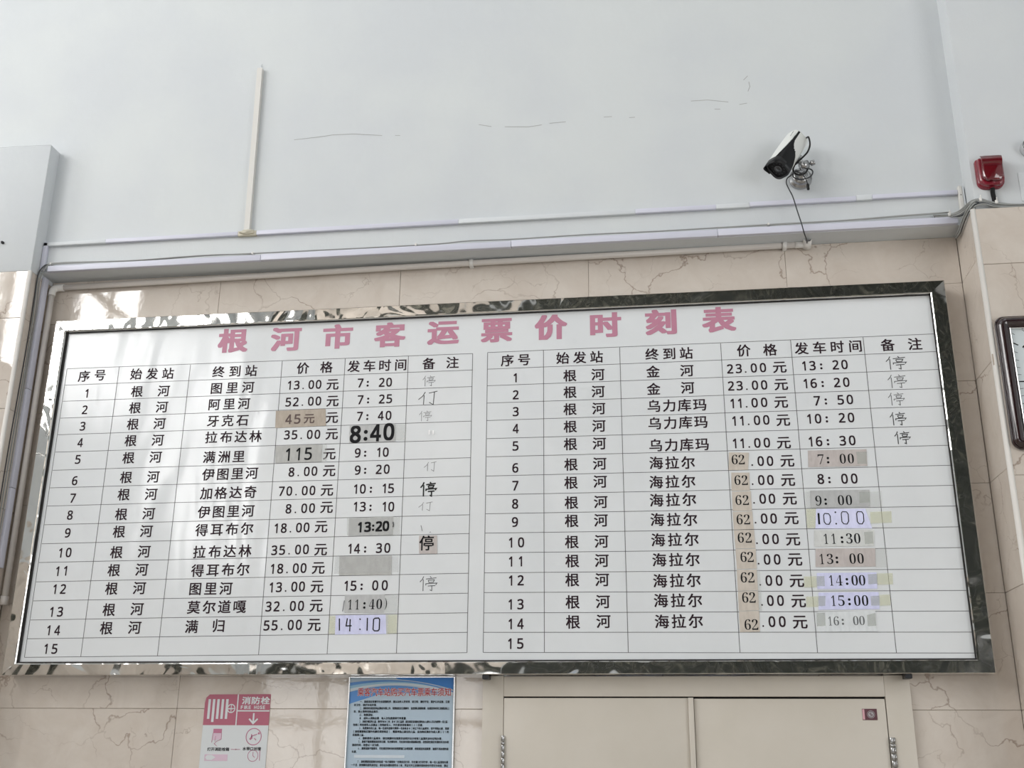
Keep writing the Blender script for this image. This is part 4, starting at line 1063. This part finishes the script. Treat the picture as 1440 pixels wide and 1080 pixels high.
b = bmesh.new()
kn = elb + Vector((0.014, 0.002, 0.004))
lathe(b, [(0.0, 0.0), (0.005, 0.0), (0.005, 0.010), (0.011, 0.012), (0.011, 0.026), (0.009, 0.029), (0.0, 0.029)], kn, (0.92, -0.2, 0.15), 8)
obj('bracket_knob', b, M['chrome'], cm)
b = bmesh.new()
lathe(b, [(0.0, 0), (0.014, 0), (0.014, 0.012), (0.0, 0.012)], under + UPV * 0.0 - FD * 0.0, -UPV, 16)
for s in (-1, 1):
    box_c = under - UPV * 0.002 + FD * 0.022 * s
    lathe(b, [(0.0, 0), (0.007, 0), (0.007, 0.006), (0.0, 0.006)], box_c, -UPV, 12)
obj('mount_foot', b, M['chrome'], cm)


def P3(a, l, c):
    """point in camera-body axes: a right, l backwards from the front, c up"""
    return FR + RV * a - FD * l + UPV * c


NA, NL = 96, 72
HWX, HWZ = 0.0400, 0.0420


def section(k):
    th = 2 * math.pi * k / NA
    c, s = math.cos(th), math.sin(th)
    e = 0.62
    return (HWX * math.copysign(abs(c) ** e, c), HWZ * math.copysign(abs(s) ** e, s), th)


def region(k, l):
    """white top cover / black flank / white lower body; the flank narrows backwards"""
    th = math.degrees(2 * math.pi * (k + 0.5) / NA)
    th = th if th <= 180 else th - 360
    if abs(th) > 90:
        th = math.copysign(180 - abs(th), th)
    t = l / BL
    g = max(0.0, 1 - t)
    if th > 34 + 50 * g ** 2.0:
        return 'top'
    if th > 20 - 85 * max(0.0, (0.72 - t) / 0.72) ** 1.3 or t < 0.03:
        return 'flank'
    return 'low'


parts = {'top': bmesh.new(), 'flank': bmesh.new(), 'low': bmesh.new()}
for i in range(NL):
    l0, l1 = BL * i / NL, BL * (i + 1) / NL
    for k in range(NA):
        rg = region(k, (l0 + l1) / 2)
        pb_ = parts[rg]
        off = {'top': 1.05, 'flank': 0.99, 'low': 1.0}[rg]
        q = []
        for kk, ll in ((k, l0), (k, l1), (k + 1, l1), (k + 1, l0)):
            a, c, _ = section(kk % NA)
            tp = 1.0 - 0.10 * (ll / BL) ** 3
            q.append(pb_.verts.new(P3(a * off * tp, ll, c * off * tp)))
        pb_.faces.new(q).smooth = True
for kname, pb_ in parts.items():
    bmesh.ops.remove_doubles(pb_, verts=pb_.verts[:], dist=2e-5)
    bmesh.ops.recalc_face_normals(pb_, faces=pb_.faces[:])
obj('top_cover', parts['top'], M['cam_white'], cm)
obj('side_panel', parts['flank'], M['cam_black'], cm)
obj('lower_body', parts['low'], M['cam_white'], cm)
b = bmesh.new()
vs = [b.verts.new(P3(section(k)[0] * 0.92, BL, section(k)[1] * 0.92)) for k in range(NA)]
b.faces.new(vs)
obj('rear_cap', b, M['cam_white'], cm)
# front bezel, glass and visor
b = bmesh.new()
r1 = [b.verts.new(P3(section(k)[0] * 1.0, 0.004, section(k)[1] * 1.0)) for k in range(NA)]
r2 = [b.verts.new(P3(section(k)[0] * 1.0, -0.008, section(k)[1] * 1.0)) for k in range(NA)]
r3 = [b.verts.new(P3(section(k)[0] * 0.88, -0.009, section(k)[1] * 0.88)) for k in range(NA)]
r4 = [b.verts.new(P3(section(k)[0] * 0.86, -0.001, section(k)[1] * 0.86)) for k in range(NA)]
for a, c in ((r1, r2), (r2, r3), (r3, r4)):
    for k in range(NA):
        b.faces.new((a[k], a[(k + 1) % NA], c[(k + 1) % NA], c[k])).smooth = True
bmesh.ops.recalc_face_normals(b, faces=b.faces[:])
obj('front_bezel', b, M['cam_dark'], cm)
b = bmesh.new()
vs = [b.verts.new(P3(section(k)[0] * 0.87, -0.002, section(k)[1] * 0.87)) for k in range(NA)]
b.faces.new(vs)
fr = obj('front_plate', b, M['cam_black'], cm)
b = bmesh.new()
lathe(b, [(0.0, 0.004), (0.008, 0.0035), (0.012, 0.001), (0.0135, 0.003), (0.0155, 0.003), (0.016, 0.0)], P3(0, -0.002, 0), FD, 28)
obj('lens', b, M['cam_glass'], fr)
b = bmesh.new()
for k in range(12):
    th = 2 * math.pi * k / 12
    obj('infrared_led', lathe(bmesh.new(), [(0.0, 0.0015), (0.0025, 0.001), (0.003, 0.0)], P3(0.025 * math.cos(th), -0.002, 0.025 * math.sin(th)), FD, 10), M['cam_dark'], fr)
b = bmesh.new()
rows = []
for kk in range(0, NA // 2 + 1):
    a, c, th = section(kk)
    ov = 0.012 + 0.020 * math.sin(th)
    rows.append([b.verts.new(P3(a * m_, l_, c * m_ + 0.001)) for m_, l_ in ((1.055, 0.012), (1.06, -ov), (1.02, -ov), (1.005, 0.012))])
for a, c in zip(rows, rows[1:]):
    for i in range(4):
        b.faces.new((a[i], a[(i + 1) % 4], c[(i + 1) % 4], c[i])).smooth = True
bmesh.ops.recalc_face_normals(b, faces=b.faces[:])
obj('visor', b, M['cam_black'], cm)
# small maker's lettering on the cover
lk = Ink(0)
x = 0.0
for ch in 'alhua':
    lk.put(ch, x, 0, 0.006, 0.008, 'box', (0.0003, 0.0003))
    x += 0.0078
lv = []
thl = R(58)
for a, y_, c in lk.v:
    lv.append(P3(HWX * 0.62, BL * 0.86 - a * 0.9, HWZ * 0.98) + RV * (-c * 0.75 * math.sin(thl)) + UPV * (c * 0.75 * 0.1) + E1 * 0.010)
me = bpy.data.meshes.new('logo')
me.from_pydata([tuple(v) for v in lv], [], lk.f)
link('logo', me, M['cam_dark'], cm)
# its own cable looped over the bracket, with a loose connector
def cpx(pts, r, mname, name='cable'):
    b = bmesh.new()
    tube(b, smooth_path(pts, 7), r, 8)
    return obj(name, b, M[mname], cm)


bk = FR - FD * BL
cpx(CABLE1, 0.0034, 'cam_black')
cpx(CABLE2, 0.0028, 'cable_dark')
cpx(CABLE3, 0.0022, 'cam_dark')
b = bmesh.new()
e = Vector(CABLE3[-1])
lathe(b, [(0.0, 0.0), (0.003, 0.0), (0.0055, 0.006), (0.0055, 0.026), (0.0035, 0.028), (0.0, 0.028)], e, (0.05, 0, -1), 14)
obj('connector', b, M['cam_black'], cm)
hang = cable('camera_cable', HANG, 0.0024, M['cable_dark'], 'thin dark cable hanging from the security camera into the pipe end', 'cable', n=8)

# ================================================================ red alarm beacon
al = thing('fire_alarm_beacon', 'dark red fire alarm sounder high on the right pilaster', 'alarm', (1.632, -0.148, 3.63))


def rrect(x0, x1, z0, z1, rt_, rb_, n=6):
    P = []
    for cx, cz, a0, r in ((x1 - rb_, z0 + rb_, -90, rb_), (x1 - rt_, z1 - rt_, 0, rt_), (x0 + rt_, z1 - rt_, 90, rt_), (x0 + rb_, z0 + rb_, 180, rb_)):
        for k in range(n + 1):
            a = R(a0 + 90 * k / n)
            P.append((cx + r * math.cos(a), cz + r * math.sin(a)))
    return P


def stack(name, rings, m, parent, cap=True):
    """loft through rounded rectangles given as (polygon, y)"""
    b = bmesh.new()
    rr = [[b.verts.new((p[0], y if not callable(y) else y(p), p[1])) for p in poly] for poly, y in rings]
    n = len(rr[0])
    for a, c in zip(rr, rr[1:]):
        for k in range(n):
            b.faces.new((a[k], a[(k + 1) % n], c[(k + 1) % n], c[k]))
    if cap:
        b.faces.new(rr[-1])
    bmesh.ops.recalc_face_normals(b, faces=b.faces[:])
    o = obj(name, b, m, parent)
    auto_smooth(o, 40)
    return o


ax0, ax1, az0, az1 = 1.583, 1.681, 3.640, 3.763
stack('base', [(rrect(ax0, ax1, az0, az1, 0.010, 0.030), -0.148), (rrect(ax0, ax1, az0, az1, 0.010, 0.030), -0.162),
               (rrect(ax0 + 0.002, ax1 - 0.002, az0 + 0.002, az1 - 0.002, 0.010, 0.030), -0.166), (rrect(ax0 + 0.004, ax1 - 0.004, az0 + 0.003, az1 - 0.003, 0.010, 0.029), -0.167),
               (rrect(ax0 + 0.005, ax1 - 0.005, az0 + 0.004, az1 - 0.004, 0.010, 0.028), -0.180), (rrect(ax0 + 0.009, ax1 - 0.009, az0 + 0.008, az1 - 0.006, 0.010, 0.026), -0.184)], M['red_body'], al)
stack('body', [(rrect(ax0 + 0.013, ax1 - 0.011, az0 + 0.014, az1 - 0.004, 0.007, 0.022), -0.182), (rrect(ax0 + 0.014, ax1 - 0.012, az0 + 0.016, az1 - 0.004, 0.007, 0.021), -0.197),
               (rrect(ax0 + 0.018, ax1 - 0.016, az0 + 0.021, az1 - 0.007, 0.006, 0.018), -0.201)], M['red_lens'], al)
b = bmesh.new()
N = 14
cyc, czc, rr_ = -0.183, az1 - 0.024, 0.024
prev = None
for k in range(N + 1):
    a = R(-80 + 170 * k / N)
    pr_ = [b.verts.new((x, cyc - rr_ * math.cos(a), czc + rr_ * math.sin(a))) for x in (ax0 + 0.014, ax1 - 0.012)]
    if prev:
        b.faces.new((prev[0], prev[1], pr_[1], pr_[0])).smooth = True
    prev = pr_
bmesh.ops.recalc_face_normals(b, faces=b.faces[:])
obj('strobe_lens', b, M['red_lens'], al)
b = bmesh.new()
for k in range(18):
    x = ax0 + 0.019 + k * 0.0036
    box(b, x, x + 0.0014, -0.2035, -0.2, az1 - 0.048, az1 - 0.044)
obj('lens_rib', b, M['red_body'], al)
b = bmesh.new()
for k in range(16):
    z = 3.575 + k * 0.0045
    x = 1.634 + 0.001 * math.sin(k * 0.5)
    lathe(b, [(0.0062, 0.0), (0.0085, 0.0010), (0.0085, 0.0030), (0.0062, 0.0044)], (x, -0.158, z), (0, 0, 1), 12)
cd = obj('alarm_conduit', b, M['black_rubber'], None, loc=(1.634, -0.158, 3.575))
tag(cd, 'short black corrugated conduit below the red alarm', 'conduit')
# plain back box and grey fitting at the edge of the picture
jb = thing('junction_box', 'white flush cover plate on the wall right of the red alarm', 'cover plate', (1.79, -0.148, 3.61))
mkbox('cover', 1.735, 1.85, -0.151, -0.148, 3.585, 3.705, M['wall'], jb, 0.0015, 2)
fx = thing('metal_wall_fitting', 'small round grey metal fitting cut off by the right edge', 'fitting', (1.790, -0.148, 3.80))
b = bmesh.new()
lathe(b, [(0.0, 0.0), (0.034, 0.0), (0.036, 0.012), (0.034, 0.030), (0.022, 0.046), (0.0, 0.050)], (1.790, -0.148, 3.80), (0, -1, 0), 24)
obj('housing', b, M['silver'], fx)
b = bmesh.new()
for k in range(4):
    lathe(b, [(0.030 - k * 0.005, 0.0), (0.032 - k * 0.005, 0.002), (0.030 - k * 0.005, 0.004)], (1.790, -0.18 - k * 0.004, 3.80), (0, -1, 0), 24)
obj('rim', b, M['cam_dark'], fx)
an = obj('wall_anchor', lathe(bmesh.new(), [(0.0, 0.0), (0.006, 0.0), (0.006, 0.006), (0.004, 0.012), (0.0, 0.012)], (-2.384, -0.110, 3.671), (0, -1, 0.1), 12), M['cam_dark'], None, loc=(-2.384, -0.110, 3.671))
tag(an, 'small dark bolt stuck in the white wall at the left edge', 'bolt')

# ================================================================ wall clock
cx, cz, hw, hh = 1.868, 2.866, 0.305, 0.247
YC = -0.17
ck = thing('wall_clock', 'rectangular wall clock in a dark lacquered frame on the right pilaster', 'clock', (cx, YC, cz - hh))


def rr2(i, r):
    return rrect(cx - hw + i, cx + hw - i, cz - hh + i, cz + hh - i, r, r, 8)


stack('clock_frame', [(rr2(0.004, 0.030), YC), (rr2(0.0, 0.034), YC - 0.008), (rr2(0.0, 0.034), YC - 0.014), (rr2(0.004, 0.031), YC - 0.019), (rr2(0.006, 0.030), YC - 0.019), (rr2(0.008, 0.028), YC - 0.024), (rr2(0.016, 0.022), YC - 0.032), (rr2(0.024, 0.014), YC - 0.034),
                      (rr2(0.032, 0.008), YC - 0.031), (rr2(0.044, 0.003), YC - 0.022), (rr2(0.047, 0.0015), YC - 0.015)], M['clock_frame'], ck, False)
stack('bezel', [(rr2(0.046, 0.0015), YC - 0.0215), (rr2(0.048, 0.001), YC - 0.023), (rr2(0.050, 0.001), YC - 0.0215), (rr2(0.052, 0.001), YC - 0.012)], M['silver'], ck, False)
dl = mkbox('dial', cx - hw + 0.05, cx + hw - 0.05, YC - 0.012, YC - 0.001, cz - hh + 0.05, cz + hh - 0.05, M['dial'], ck)
iw, ih = hw - 0.054, hh - 0.054
for k in range(60):
    th = 2 * math.pi * k / 60
    s, c = math.sin(th), math.cos(th)
    q = 1 / max(abs(s) / iw, abs(c) / ih)
    ln = 0.018 if k % 5 == 0 else 0.011
    x1_, z1_ = cx + s * q, cz + c * q
    obj('minute_mark', ribbon(bmesh.new(), [(x1_, z1_), (x1_ - s * ln, z1_ - c * ln)], 0.0042 if k % 5 == 0 else 0.0015, YC - 0.0125), M['ink_black'], dl)
for h_ in range(1, 13):
    th = 2 * math.pi * h_ / 12
    s, c = math.sin(th), math.cos(th)
    q = 1 / max(abs(s) / (iw - 0.044), abs(c) / (ih - 0.044))
    k = Ink(YC - 0.0125)
    t_ = str(h_)
    for i, ch in enumerate(t_):
        number(k, ch, cx + s * q + (i - (len(t_) - 1) / 2) * 0.020, cz + c * q, 0.018, 0.030, SANS, 0.0008)
    k.build('hour_numeral', M['ink_black'], dl)
for ang, ln, w in ((300, 0.085, 0.007), (150, 0.13, 0.005)):
    b = bmesh.new()
    s, c = math.sin(R(ang)), math.cos(R(ang))
    ribbon(b, [(cx - s * 0.02, cz - c * 0.02), (cx + s * ln, cz + c * ln)], w, YC - 0.016)
    obj('clock_hand', b, M['ink_black'], ck)
obj('hand_pin', lathe(bmesh.new(), [(0.0, 0.006), (0.006, 0.005), (0.006, 0.0)], (cx, YC - 0.0125, cz), (0, -1, 0), 14), M['silver'], ck)

# ================================================================ fire-hose sign
fs = thing('fire_hose_sign', 'pink-red and white fire hose instruction sign with 消防栓 lettering', 'sign', (-1.23, TP, 1.25))
FX0, FX1, FZ1 = -1.356, -1.103, 1.823
FZm = 1.7135
tp_poly = [(FX0 + 0.016, FZ1), (FX1, FZ1 + 0.001), (FX1, FZm), (FX0, FZm), (FX0, FZ1 - 0.03), (FX0 + 0.004, FZ1 - 0.012)]
obj('red_panel', slab(bmesh.new(), tp_poly, TP - 0.0022, TP - 0.0006), M['red_sign'], fs)
lo = mkbox('white_panel', FX0, FX1, TP - 0.0022, TP - 0.0006, 1.25, FZm - 0.0003, M['white_sign'], fs)
YS = TP - 0.0028


def sx(px):   # fractions of the sign's width
    return FX0 + px * (FX1 - FX0)


def sz(pz):   # fraction of the red panel height, from the top
    return FZ1 - pz * (FZ1 - FZm)


b = bmesh.new()
ribbon(b, [(sx(0.505), sz(0.0)), (sx(0.505), sz(1.0))], 0.0045, YS)
ribbon(b, [(sx(0.51), sz(0.535)), (sx(1.0), sz(0.535))], 0.0045, YS)
obj('dividing_line', b, M['white_sign'], fs)
b = bmesh.new()
for k in range(5):
    x = sx(0.055 + 0.0165 + k * 0.068)
    ribbon(b, [(x, sz(0.155)), (x, sz(0.90 if k == 1 else 0.80))], 0.0095, YS)
ribbon(b, [(sx(0.36), sz(0.47)), (sx(0.44), sz(0.47))], 0.0036, YS - 0.0001)
wx = sx(0.425)
wx, wz = sx(0.42) - 0.002, sz(0.46)
ring(b, wx, wz, 0.0125, 0.0162, YS - 0.0001)
ribbon(b, [(wx - 0.014, wz), (wx + 0.014, wz)], 0.0028, YS - 0.0002)
ribbon(b, [(wx, wz - 0.014), (wx, wz + 0.014)], 0.0028, YS - 0.0003)
obj('hose_symbol', b, M['white_sign'], fs)
k = Ink(YS)
for i, ch in enumerate('消防栓'):
    k.put(ch, sx(0.635 + i * 0.145), sz(0.205), 0.034, 0.027, 'em', (0.0010, 0.0008))
k.build('lettering', M['white_sign'], fs)
k = Ink(YS)
xx = 0.575
for ch in 'FIRE HOSE':
    if ch != ' ':
        k.put(ch, sx(xx), sz(0.42), 0.0032 if ch == 'I' else 0.0078, 0.0115, 'box', (0.0005, 0.0004))
    xx += 0.030 if ch == 'I' else (0.040 if ch == ' ' else 0.0445)
k.build('lettering', M['white_sign'], fs)
b = bmesh.new()
ribbon(b, [(sx(0.765), sz(0.61)), (sx(0.765), sz(0.92))], 0.0062, YS)
ribbon(b, [(sx(0.765) - 0.0165, sz(0.79)), (sx(0.765), sz(0.94)), (sx(0.765) + 0.0165, sz(0.79))], 0.0062, YS - 0.0001)
obj('down_arrow', b, M['white_sign'], fs)
# small pictograms on the white part
b = bmesh.new()
ring(b, sx(0.790), 1.6735, 0.0275, 0.0305, YS)
disc(b, sx(0.865), 1.685, 0.004, YS, 10)
ribbon(b, [(sx(0.73), 1.664), (sx(0.76), 1.675), (sx(0.80), 1.679), (sx(0.84), 1.682)], 0.003, YS)
ribbon(b, [(sx(0.755), 1.682), (sx(0.765), 1.668), (sx(0.74), 1.663)], 0.004, YS)
ribbon(b, [(sx(0.80), 1.668), (sx(0.83), 1.661)], 0.003, YS)
ring(b, sx(0.80), 1.607, 0.0185, 0.0205, YS)
ribbon(b, [(sx(0.80), 1.620), (sx(0.80), 1.607), (sx(0.83), 1.601)], 0.002, YS - 0.0001)
ribbon(b, [(sx(0.90), 1.628), (sx(0.905), 1.59)], 0.0022, YS)
slab(b, [(sx(0.17), 1.7005), (sx(0.30), 1.7005), (sx(0.30), 1.685), (sx(0.17), 1.685)], YS, YS + 0.0004)
ribbon(b, [(sx(0.30), 1.685), (sx(0.30), 1.664), (sx(0.23), 1.656), (sx(0.20), 1.648), (sx(0.24), 1.640)], 0.0018, YS)
ribbon(b, [(sx(0.17), 1.685), (sx(0.16), 1.652)], 0.0022, YS)
ribbon(b, [(sx(0.215), 1.675), (sx(0.205), 1.655)], 0.0016, YS)
ribbon(b, [(sx(0.46), 1.6285), (sx(0.60), 1.6285)], 0.0018, YS)
slab(b, [(sx(0.56), 1.6285), (sx(0.53), 1.631), (sx(0.53), 1.626)], YS, YS + 0.0003)
obj('pictogram', b, M['pink_line'], lo)
b = bmesh.new()
slab(b, [(sx(0.07), 1.611), (sx(0.42), 1.611), (sx(0.42), 1.588), (sx(0.07), 1.588)], YS + 0.0001, YS + 0.0004)
slab(b, [(sx(0.175), 1.684), (sx(0.295), 1.684), (sx(0.295), 1.664), (sx(0.175), 1.66)], YS + 0.0001, YS + 0.0004)
stuff(obj('pictogram', b, M['pink_pale'], lo))
b = bmesh.new()
slab(b, [(sx(0.08), 1.6), (sx(0.11), 1.6085), (sx(0.18), 1.609), (sx(0.24), 1.6), (sx(0.18), 1.591), (sx(0.11), 1.5915)], YS - 0.0003, YS)
obj('pictogram', b, M['white_sign'], lo)
k = Ink(YS)
for i, ch in enumerate('打开消防栓箱'):
    k.put(ch, sx(0.13 + i * 0.056), 1.6285, 0.0135, 0.0125, 'em', (0.0003, 0.0003))
for i, ch in enumerate('水带口对接'):
    k.put(ch, sx(0.665 + i * 0.056), 1.6310, 0.0135, 0.0125, 'em', (0.0003, 0.0003))
k.build('lettering', M['ink_black'], lo)

# ================================================================ passenger notice
nt = thing('passenger_notice', 'blue and white passenger notice of dense small print in a silver frame', 'notice', (-0.606, TP, 1.33))
NX0, NX1, NZ0, NZ1 = -0.806, -0.406, 1.33, 1.8858
b = bmesh.new()
box(b, NX0, NX0 + 0.006, TP - 0.012, TP - 0.0006, NZ0, NZ1, 0.0015)
box(b, NX1 - 0.007, NX1, TP - 0.012, TP - 0.0006, NZ0, NZ1, 0.0015)
box(b, NX0 + 0.006, NX1 - 0.007, TP - 0.012, TP - 0.0006, NZ1 - 0.004, NZ1, 0.001)
box(b, NX0 + 0.006, NX1 - 0.007, TP - 0.012, TP - 0.0006, NZ0, NZ0 + 0.006, 0.0015)
obj('silver_frame', b, M['silver'], nt)
sheet = mkbox('sheet', NX0 + 0.006, NX1 - 0.007, TP - 0.0030, TP - 0.0006, NZ0 + 0.006, NZ1 - 0.004, M['po_base'], nt)
YN = TP - 0.0034
NW = NX1 - NX0 - 0.013


def nx(f):
    return NX0 + 0.006 + f * NW


def nz(px):      # px: rows of the notice counted from its top edge, metres * 1000
    return NZ1 - 0.004 - px / 1000.0


def band(name, up_, lo_, m, y):
    b = bmesh.new()
    n = 30
    A = []
    for i in range(n + 1):
        f = i / n
        a, c = up_(f), lo_(f)
        a = max(0.0, a)
        c = max(a + 0.01, c)
        A.append((b.verts.new((nx(f), y, nz(a))), b.verts.new((nx(f), y, nz(c)))))
    for p, q in zip(A, A[1:]):
        b.faces.new((p[0], q[0], q[1], p[1]))
    obj(name, b, m, sheet)


# lower edges of the printed sweeps: depth below the top edge in mm, f = 0..1 across
def curve(a, b_, c, d):
    return lambda f: (1 - f) ** 3 * a + 3 * (1 - f) ** 2 * f * b_ + 3 * (1 - f) * f * f * c + f ** 3 * d


e0 = curve(8, -4, 4, 42)           # lower edge of the solid blue sweep on the right
band('blue_sweep', lambda f: 0.0, lambda f: 0.2 if f < 0.46 else max(0.2, e0(f)), M['po_blue'], YN)
band('blue_sweep', curve(17, 0, 4, 48), curve(28, 4, 8, 52), M['po_mid'], YN - 0.0002)
band('blue_sweep', curve(28, 4, 8, 52), curve(38, 10, 12, 55), M['po_cyan'], YN - 0.0001)
band('blue_sweep', curve(38, 10, 12, 50), curve(48, 14, 16, 64), M['po_light'], YN - 0.00015)
e1 = curve(50, 16, 20, 70)
e2 = lambda f: 88 - 115 * f if f < 0.36 else 50 + (f - 0.36) * 30
band('blue_sweep', e1, lambda f: max(e1(f) + 0.02, (92 - 120 * f) if f < 0.3 else 54), M['po_mid'], YN - 0.0001)
TITLE2 = '乘客汽车站购买汽车票乘车须知'
for layer, (mm, bd) in enumerate(((M['white_sign'], (0.0012, 0.0012)), (M['po_red'], (0.0003, 0.0003)))):
    k = Ink(YN - 0.0005 - layer * 0.0003)
    for i, ch in enumerate(TITLE2):
        k.put(ch, nx(0.105 + i * 0.0645), nz(51), 0.0245, 0.030, 'em', bd)
    k.build('notice_heading', mm, sheet)
LINES = [(2, '一、旅客须自觉遵守社会道德秩序，服从站务人员安排，讲文明，遵纪守法，爱护公共设施，注意'),
         (0, '好卫生，维护车站环境。'),
         (2, '二、旅客须在规定的地点购买车票上车，按票面班次日期乘车，自觉排队购票检票，在规定的时间口检票进站上'),
         (0, '车，禁止携带危险品乘车。'),
         (2, '三、购票须知。'),
         (2, '1、成年人须购全票，每人次免费携带行李重量。'),
         (2, '2、身高在规定的儿童，购半价1.2米—1.5米儿童票，超过规定身高购全票每1人成年人可以免费带一名儿童，'),
         (0, '伤残（凭伤残军人优惠证）的残疾军人，半价票享受客票的50%优惠。'),
         (2, '3、免费乘车的儿童；每一位成年旅客可携带一名身高1.2米以下的儿童乘车，但不单独占座。若超'),
         (0, '（旅客需要购买额外的票价须按规定），需要单独占座位的儿童，应当购买票价为成人票50%的'),
         (0, '优惠票儿童。'),
         (2, '4、旅客携带儿童乘车，须在购票时向售票员说明并出示有效儿童票的身份证明办理。'),
         (2, '5、旅客不能按票面指定的日期、车次乘车时，可在发车前办理退票改签，改签须在规定车票的车次办理'),
         (0, '退改时间，改签以一次为限。'),
         (2, '6、旅客因故不能乘车，可在规定的时间内到售票窗口办理退票，收取规定的退票费，逾期不再办理的退'),
         (0, '车票。')]
LINES2 = [(2, '7、旅客需要保留乘车的信息“电子报销单”在购买后打印，可在窗口打印行李，每一位儿童须持车票'),
          (0, '一个月，换领票的须凭身份证，身份证办理的须凭10米，凭证可开立发票的须持身份不符可为有效，票证')]
z0 = 84.5


nk = Ink(YN - 0.0003)


def small(line, x0f, mm_from_top):
    k = nk
    w = 0.0083
    x = nx(0.045) + x0f * w * 1.3
    span = (nx(0.965) - x) / max(1, len(line))
    st = min(w, span)
    for ch in line:
        if ch not in '，。、；—':
            k.put(ch, x + st / 2, nz(mm_from_top), st * 0.98, 0.0088, 'em', (0.0002, 0.0002)) if ord(ch) > 0x2000 else k.put(ch, x + st / 2, nz(mm_from_top), 0.0036, 0.0075, 'box')
        else:
            k.dot(x + st * 0.3, nz(mm_from_top + 2.5), 0.0018, 5)
        x += st


for i, (ind, ln) in enumerate(LINES):
    small(ln, ind, z0 + i * 11.6)
for i, (ind, ln) in enumerate(LINES2):
    small(ln, ind, z0 + 17.9 * 11.6 + i * 11.6)
stuff(nk.build('lettering', M['ink_black'], sheet))
mkbox('blank_correction_strip', nx(0.07), nx(0.55), YN - 0.0006, YN, nz(279), nz(269), M['po_light'], sheet)

# ================================================================ hydrant cabinet
hc = thing('hydrant_cabinet', 'beige steel hydrant cabinet with two doors set in the wall below the board', 'cabinet', (0.44, 0.05, 0.62))
KX0, KX1, KZ0, KZ1 = -0.303, 1.184, 0.62, 1.8865
DX0, DX1, DZ0, DZ1 = -0.226, 1.098, 0.70, 1.812
YF = 0.036                     # frame face
mkbox('frame', KX0, DX0 - 0.001, YF, TP + 0.008, KZ0, KZ1, M['cabinet'], hc, 0.0016, 2)
mkbox('frame', DX1 + 0.001, KX1, YF, TP + 0.008, KZ0, KZ1, M['cabinet'], hc, 0.0016, 2)
mkbox('frame', DX0 - 0.0005, DX1 + 0.0005, YF, TP + 0.008, DZ1 + 0.003, KZ1 - 0.002, M['cabinet'], hc, 0.0016, 2)
mkbox('frame', DX0 - 0.0005, DX1 + 0.0005, YF, TP + 0.008, KZ0, DZ0 - 0.003, M['cabinet'], hc, 0.0016, 2)
mkbox('back_plate', DX0 - 0.01, DX1 + 0.01, 0.056, TP + 0.01, DZ0 - 0.01, DZ1 + 0.01, M['dark_gap'], hc)
dl_ = mkbox('door', DX0 + 0.001, 0.4275, YF - 0.001, 0.054, DZ0, DZ1 - 0.002, M['cabinet'], hc, 0.0018, 2)
mkbox('edge_strip', 0.4275, 0.4465, YF - 0.011, 0.050, DZ0, DZ1 - 0.001, M['cabinet'], dl_, 0.0018, 2)
drr = mkbox('door', 0.448, DX1 - 0.002, YF + 0.002, 0.054, DZ0, DZ1 - 0.004, M['cabinet'], hc, 0.0018, 2)
for hx in (-0.2265, 1.1035):
    for ztop in (1.681, 0.95):
        b = bmesh.new()
        for i in range(6):
            z1_ = ztop - i * 0.0215
            hgt = 0.008 if i == 1 else 0.019
            if i > 1:
                z1_ += 0.011
            lathe(b, [(0.0, 0.0), (0.0062, 0.0), (0.0068, 0.001), (0.0068, hgt - 0.001), (0.0062, hgt), (0.0, hgt)], (hx, YF - 0.005, z1_ - hgt), (0, 0, 1), 14)
        if hx > 0:
            for i in range(6):
                z1_ = ztop - i * 0.0215
                hgt = 0.008 if i == 1 else 0.019
                if i > 1:
                    z1_ += 0.011
                lathe(b, [(0.0, 0.0), (0.0045, 0.0), (0.0045, hgt), (0.0, hgt)], (hx + 0.009, YF - 0.002, z1_ - hgt), (0, 0, 1), 12)
        obj('hinge', b, M['chrome'], hc)
st = mkbox('sticker', 1.017, 1.066, YF + 0.0008, YF + 0.0019, 1.738, 1.775, M['st_maroon'], drr)
YK = YF + 0.0004
mkbox('sticker_edge', 1.0175, 1.0245, YK, YK + 0.0003, 1.7395, 1.7735, M['st_pink'], drr)
b = bmesh.new()
ring(b, 1.0455, 1.7565, 0.0115, 0.0128, YK)
disc(b, 1.0455, 1.7565, 0.0092, YK, 20)
obj('sticker_emblem', b, M['st_grey'], drr)
k = Ink(YK - 0.0003)
k.put('S', 1.0455, 1.7565, 0.008, 0.011, 'box', (0.0003, 0.0003), rot=0.4)
k.build('sticker_emblem', M['st_maroon'], drr)
for z, x in ((1.40, 0.40), ):
    mkbox('handle', x - 0.03, x + 0.012, YF - 0.012, YF - 0.001, z - 0.05, z + 0.05, M['chrome'], dl_, 0.004, 2)
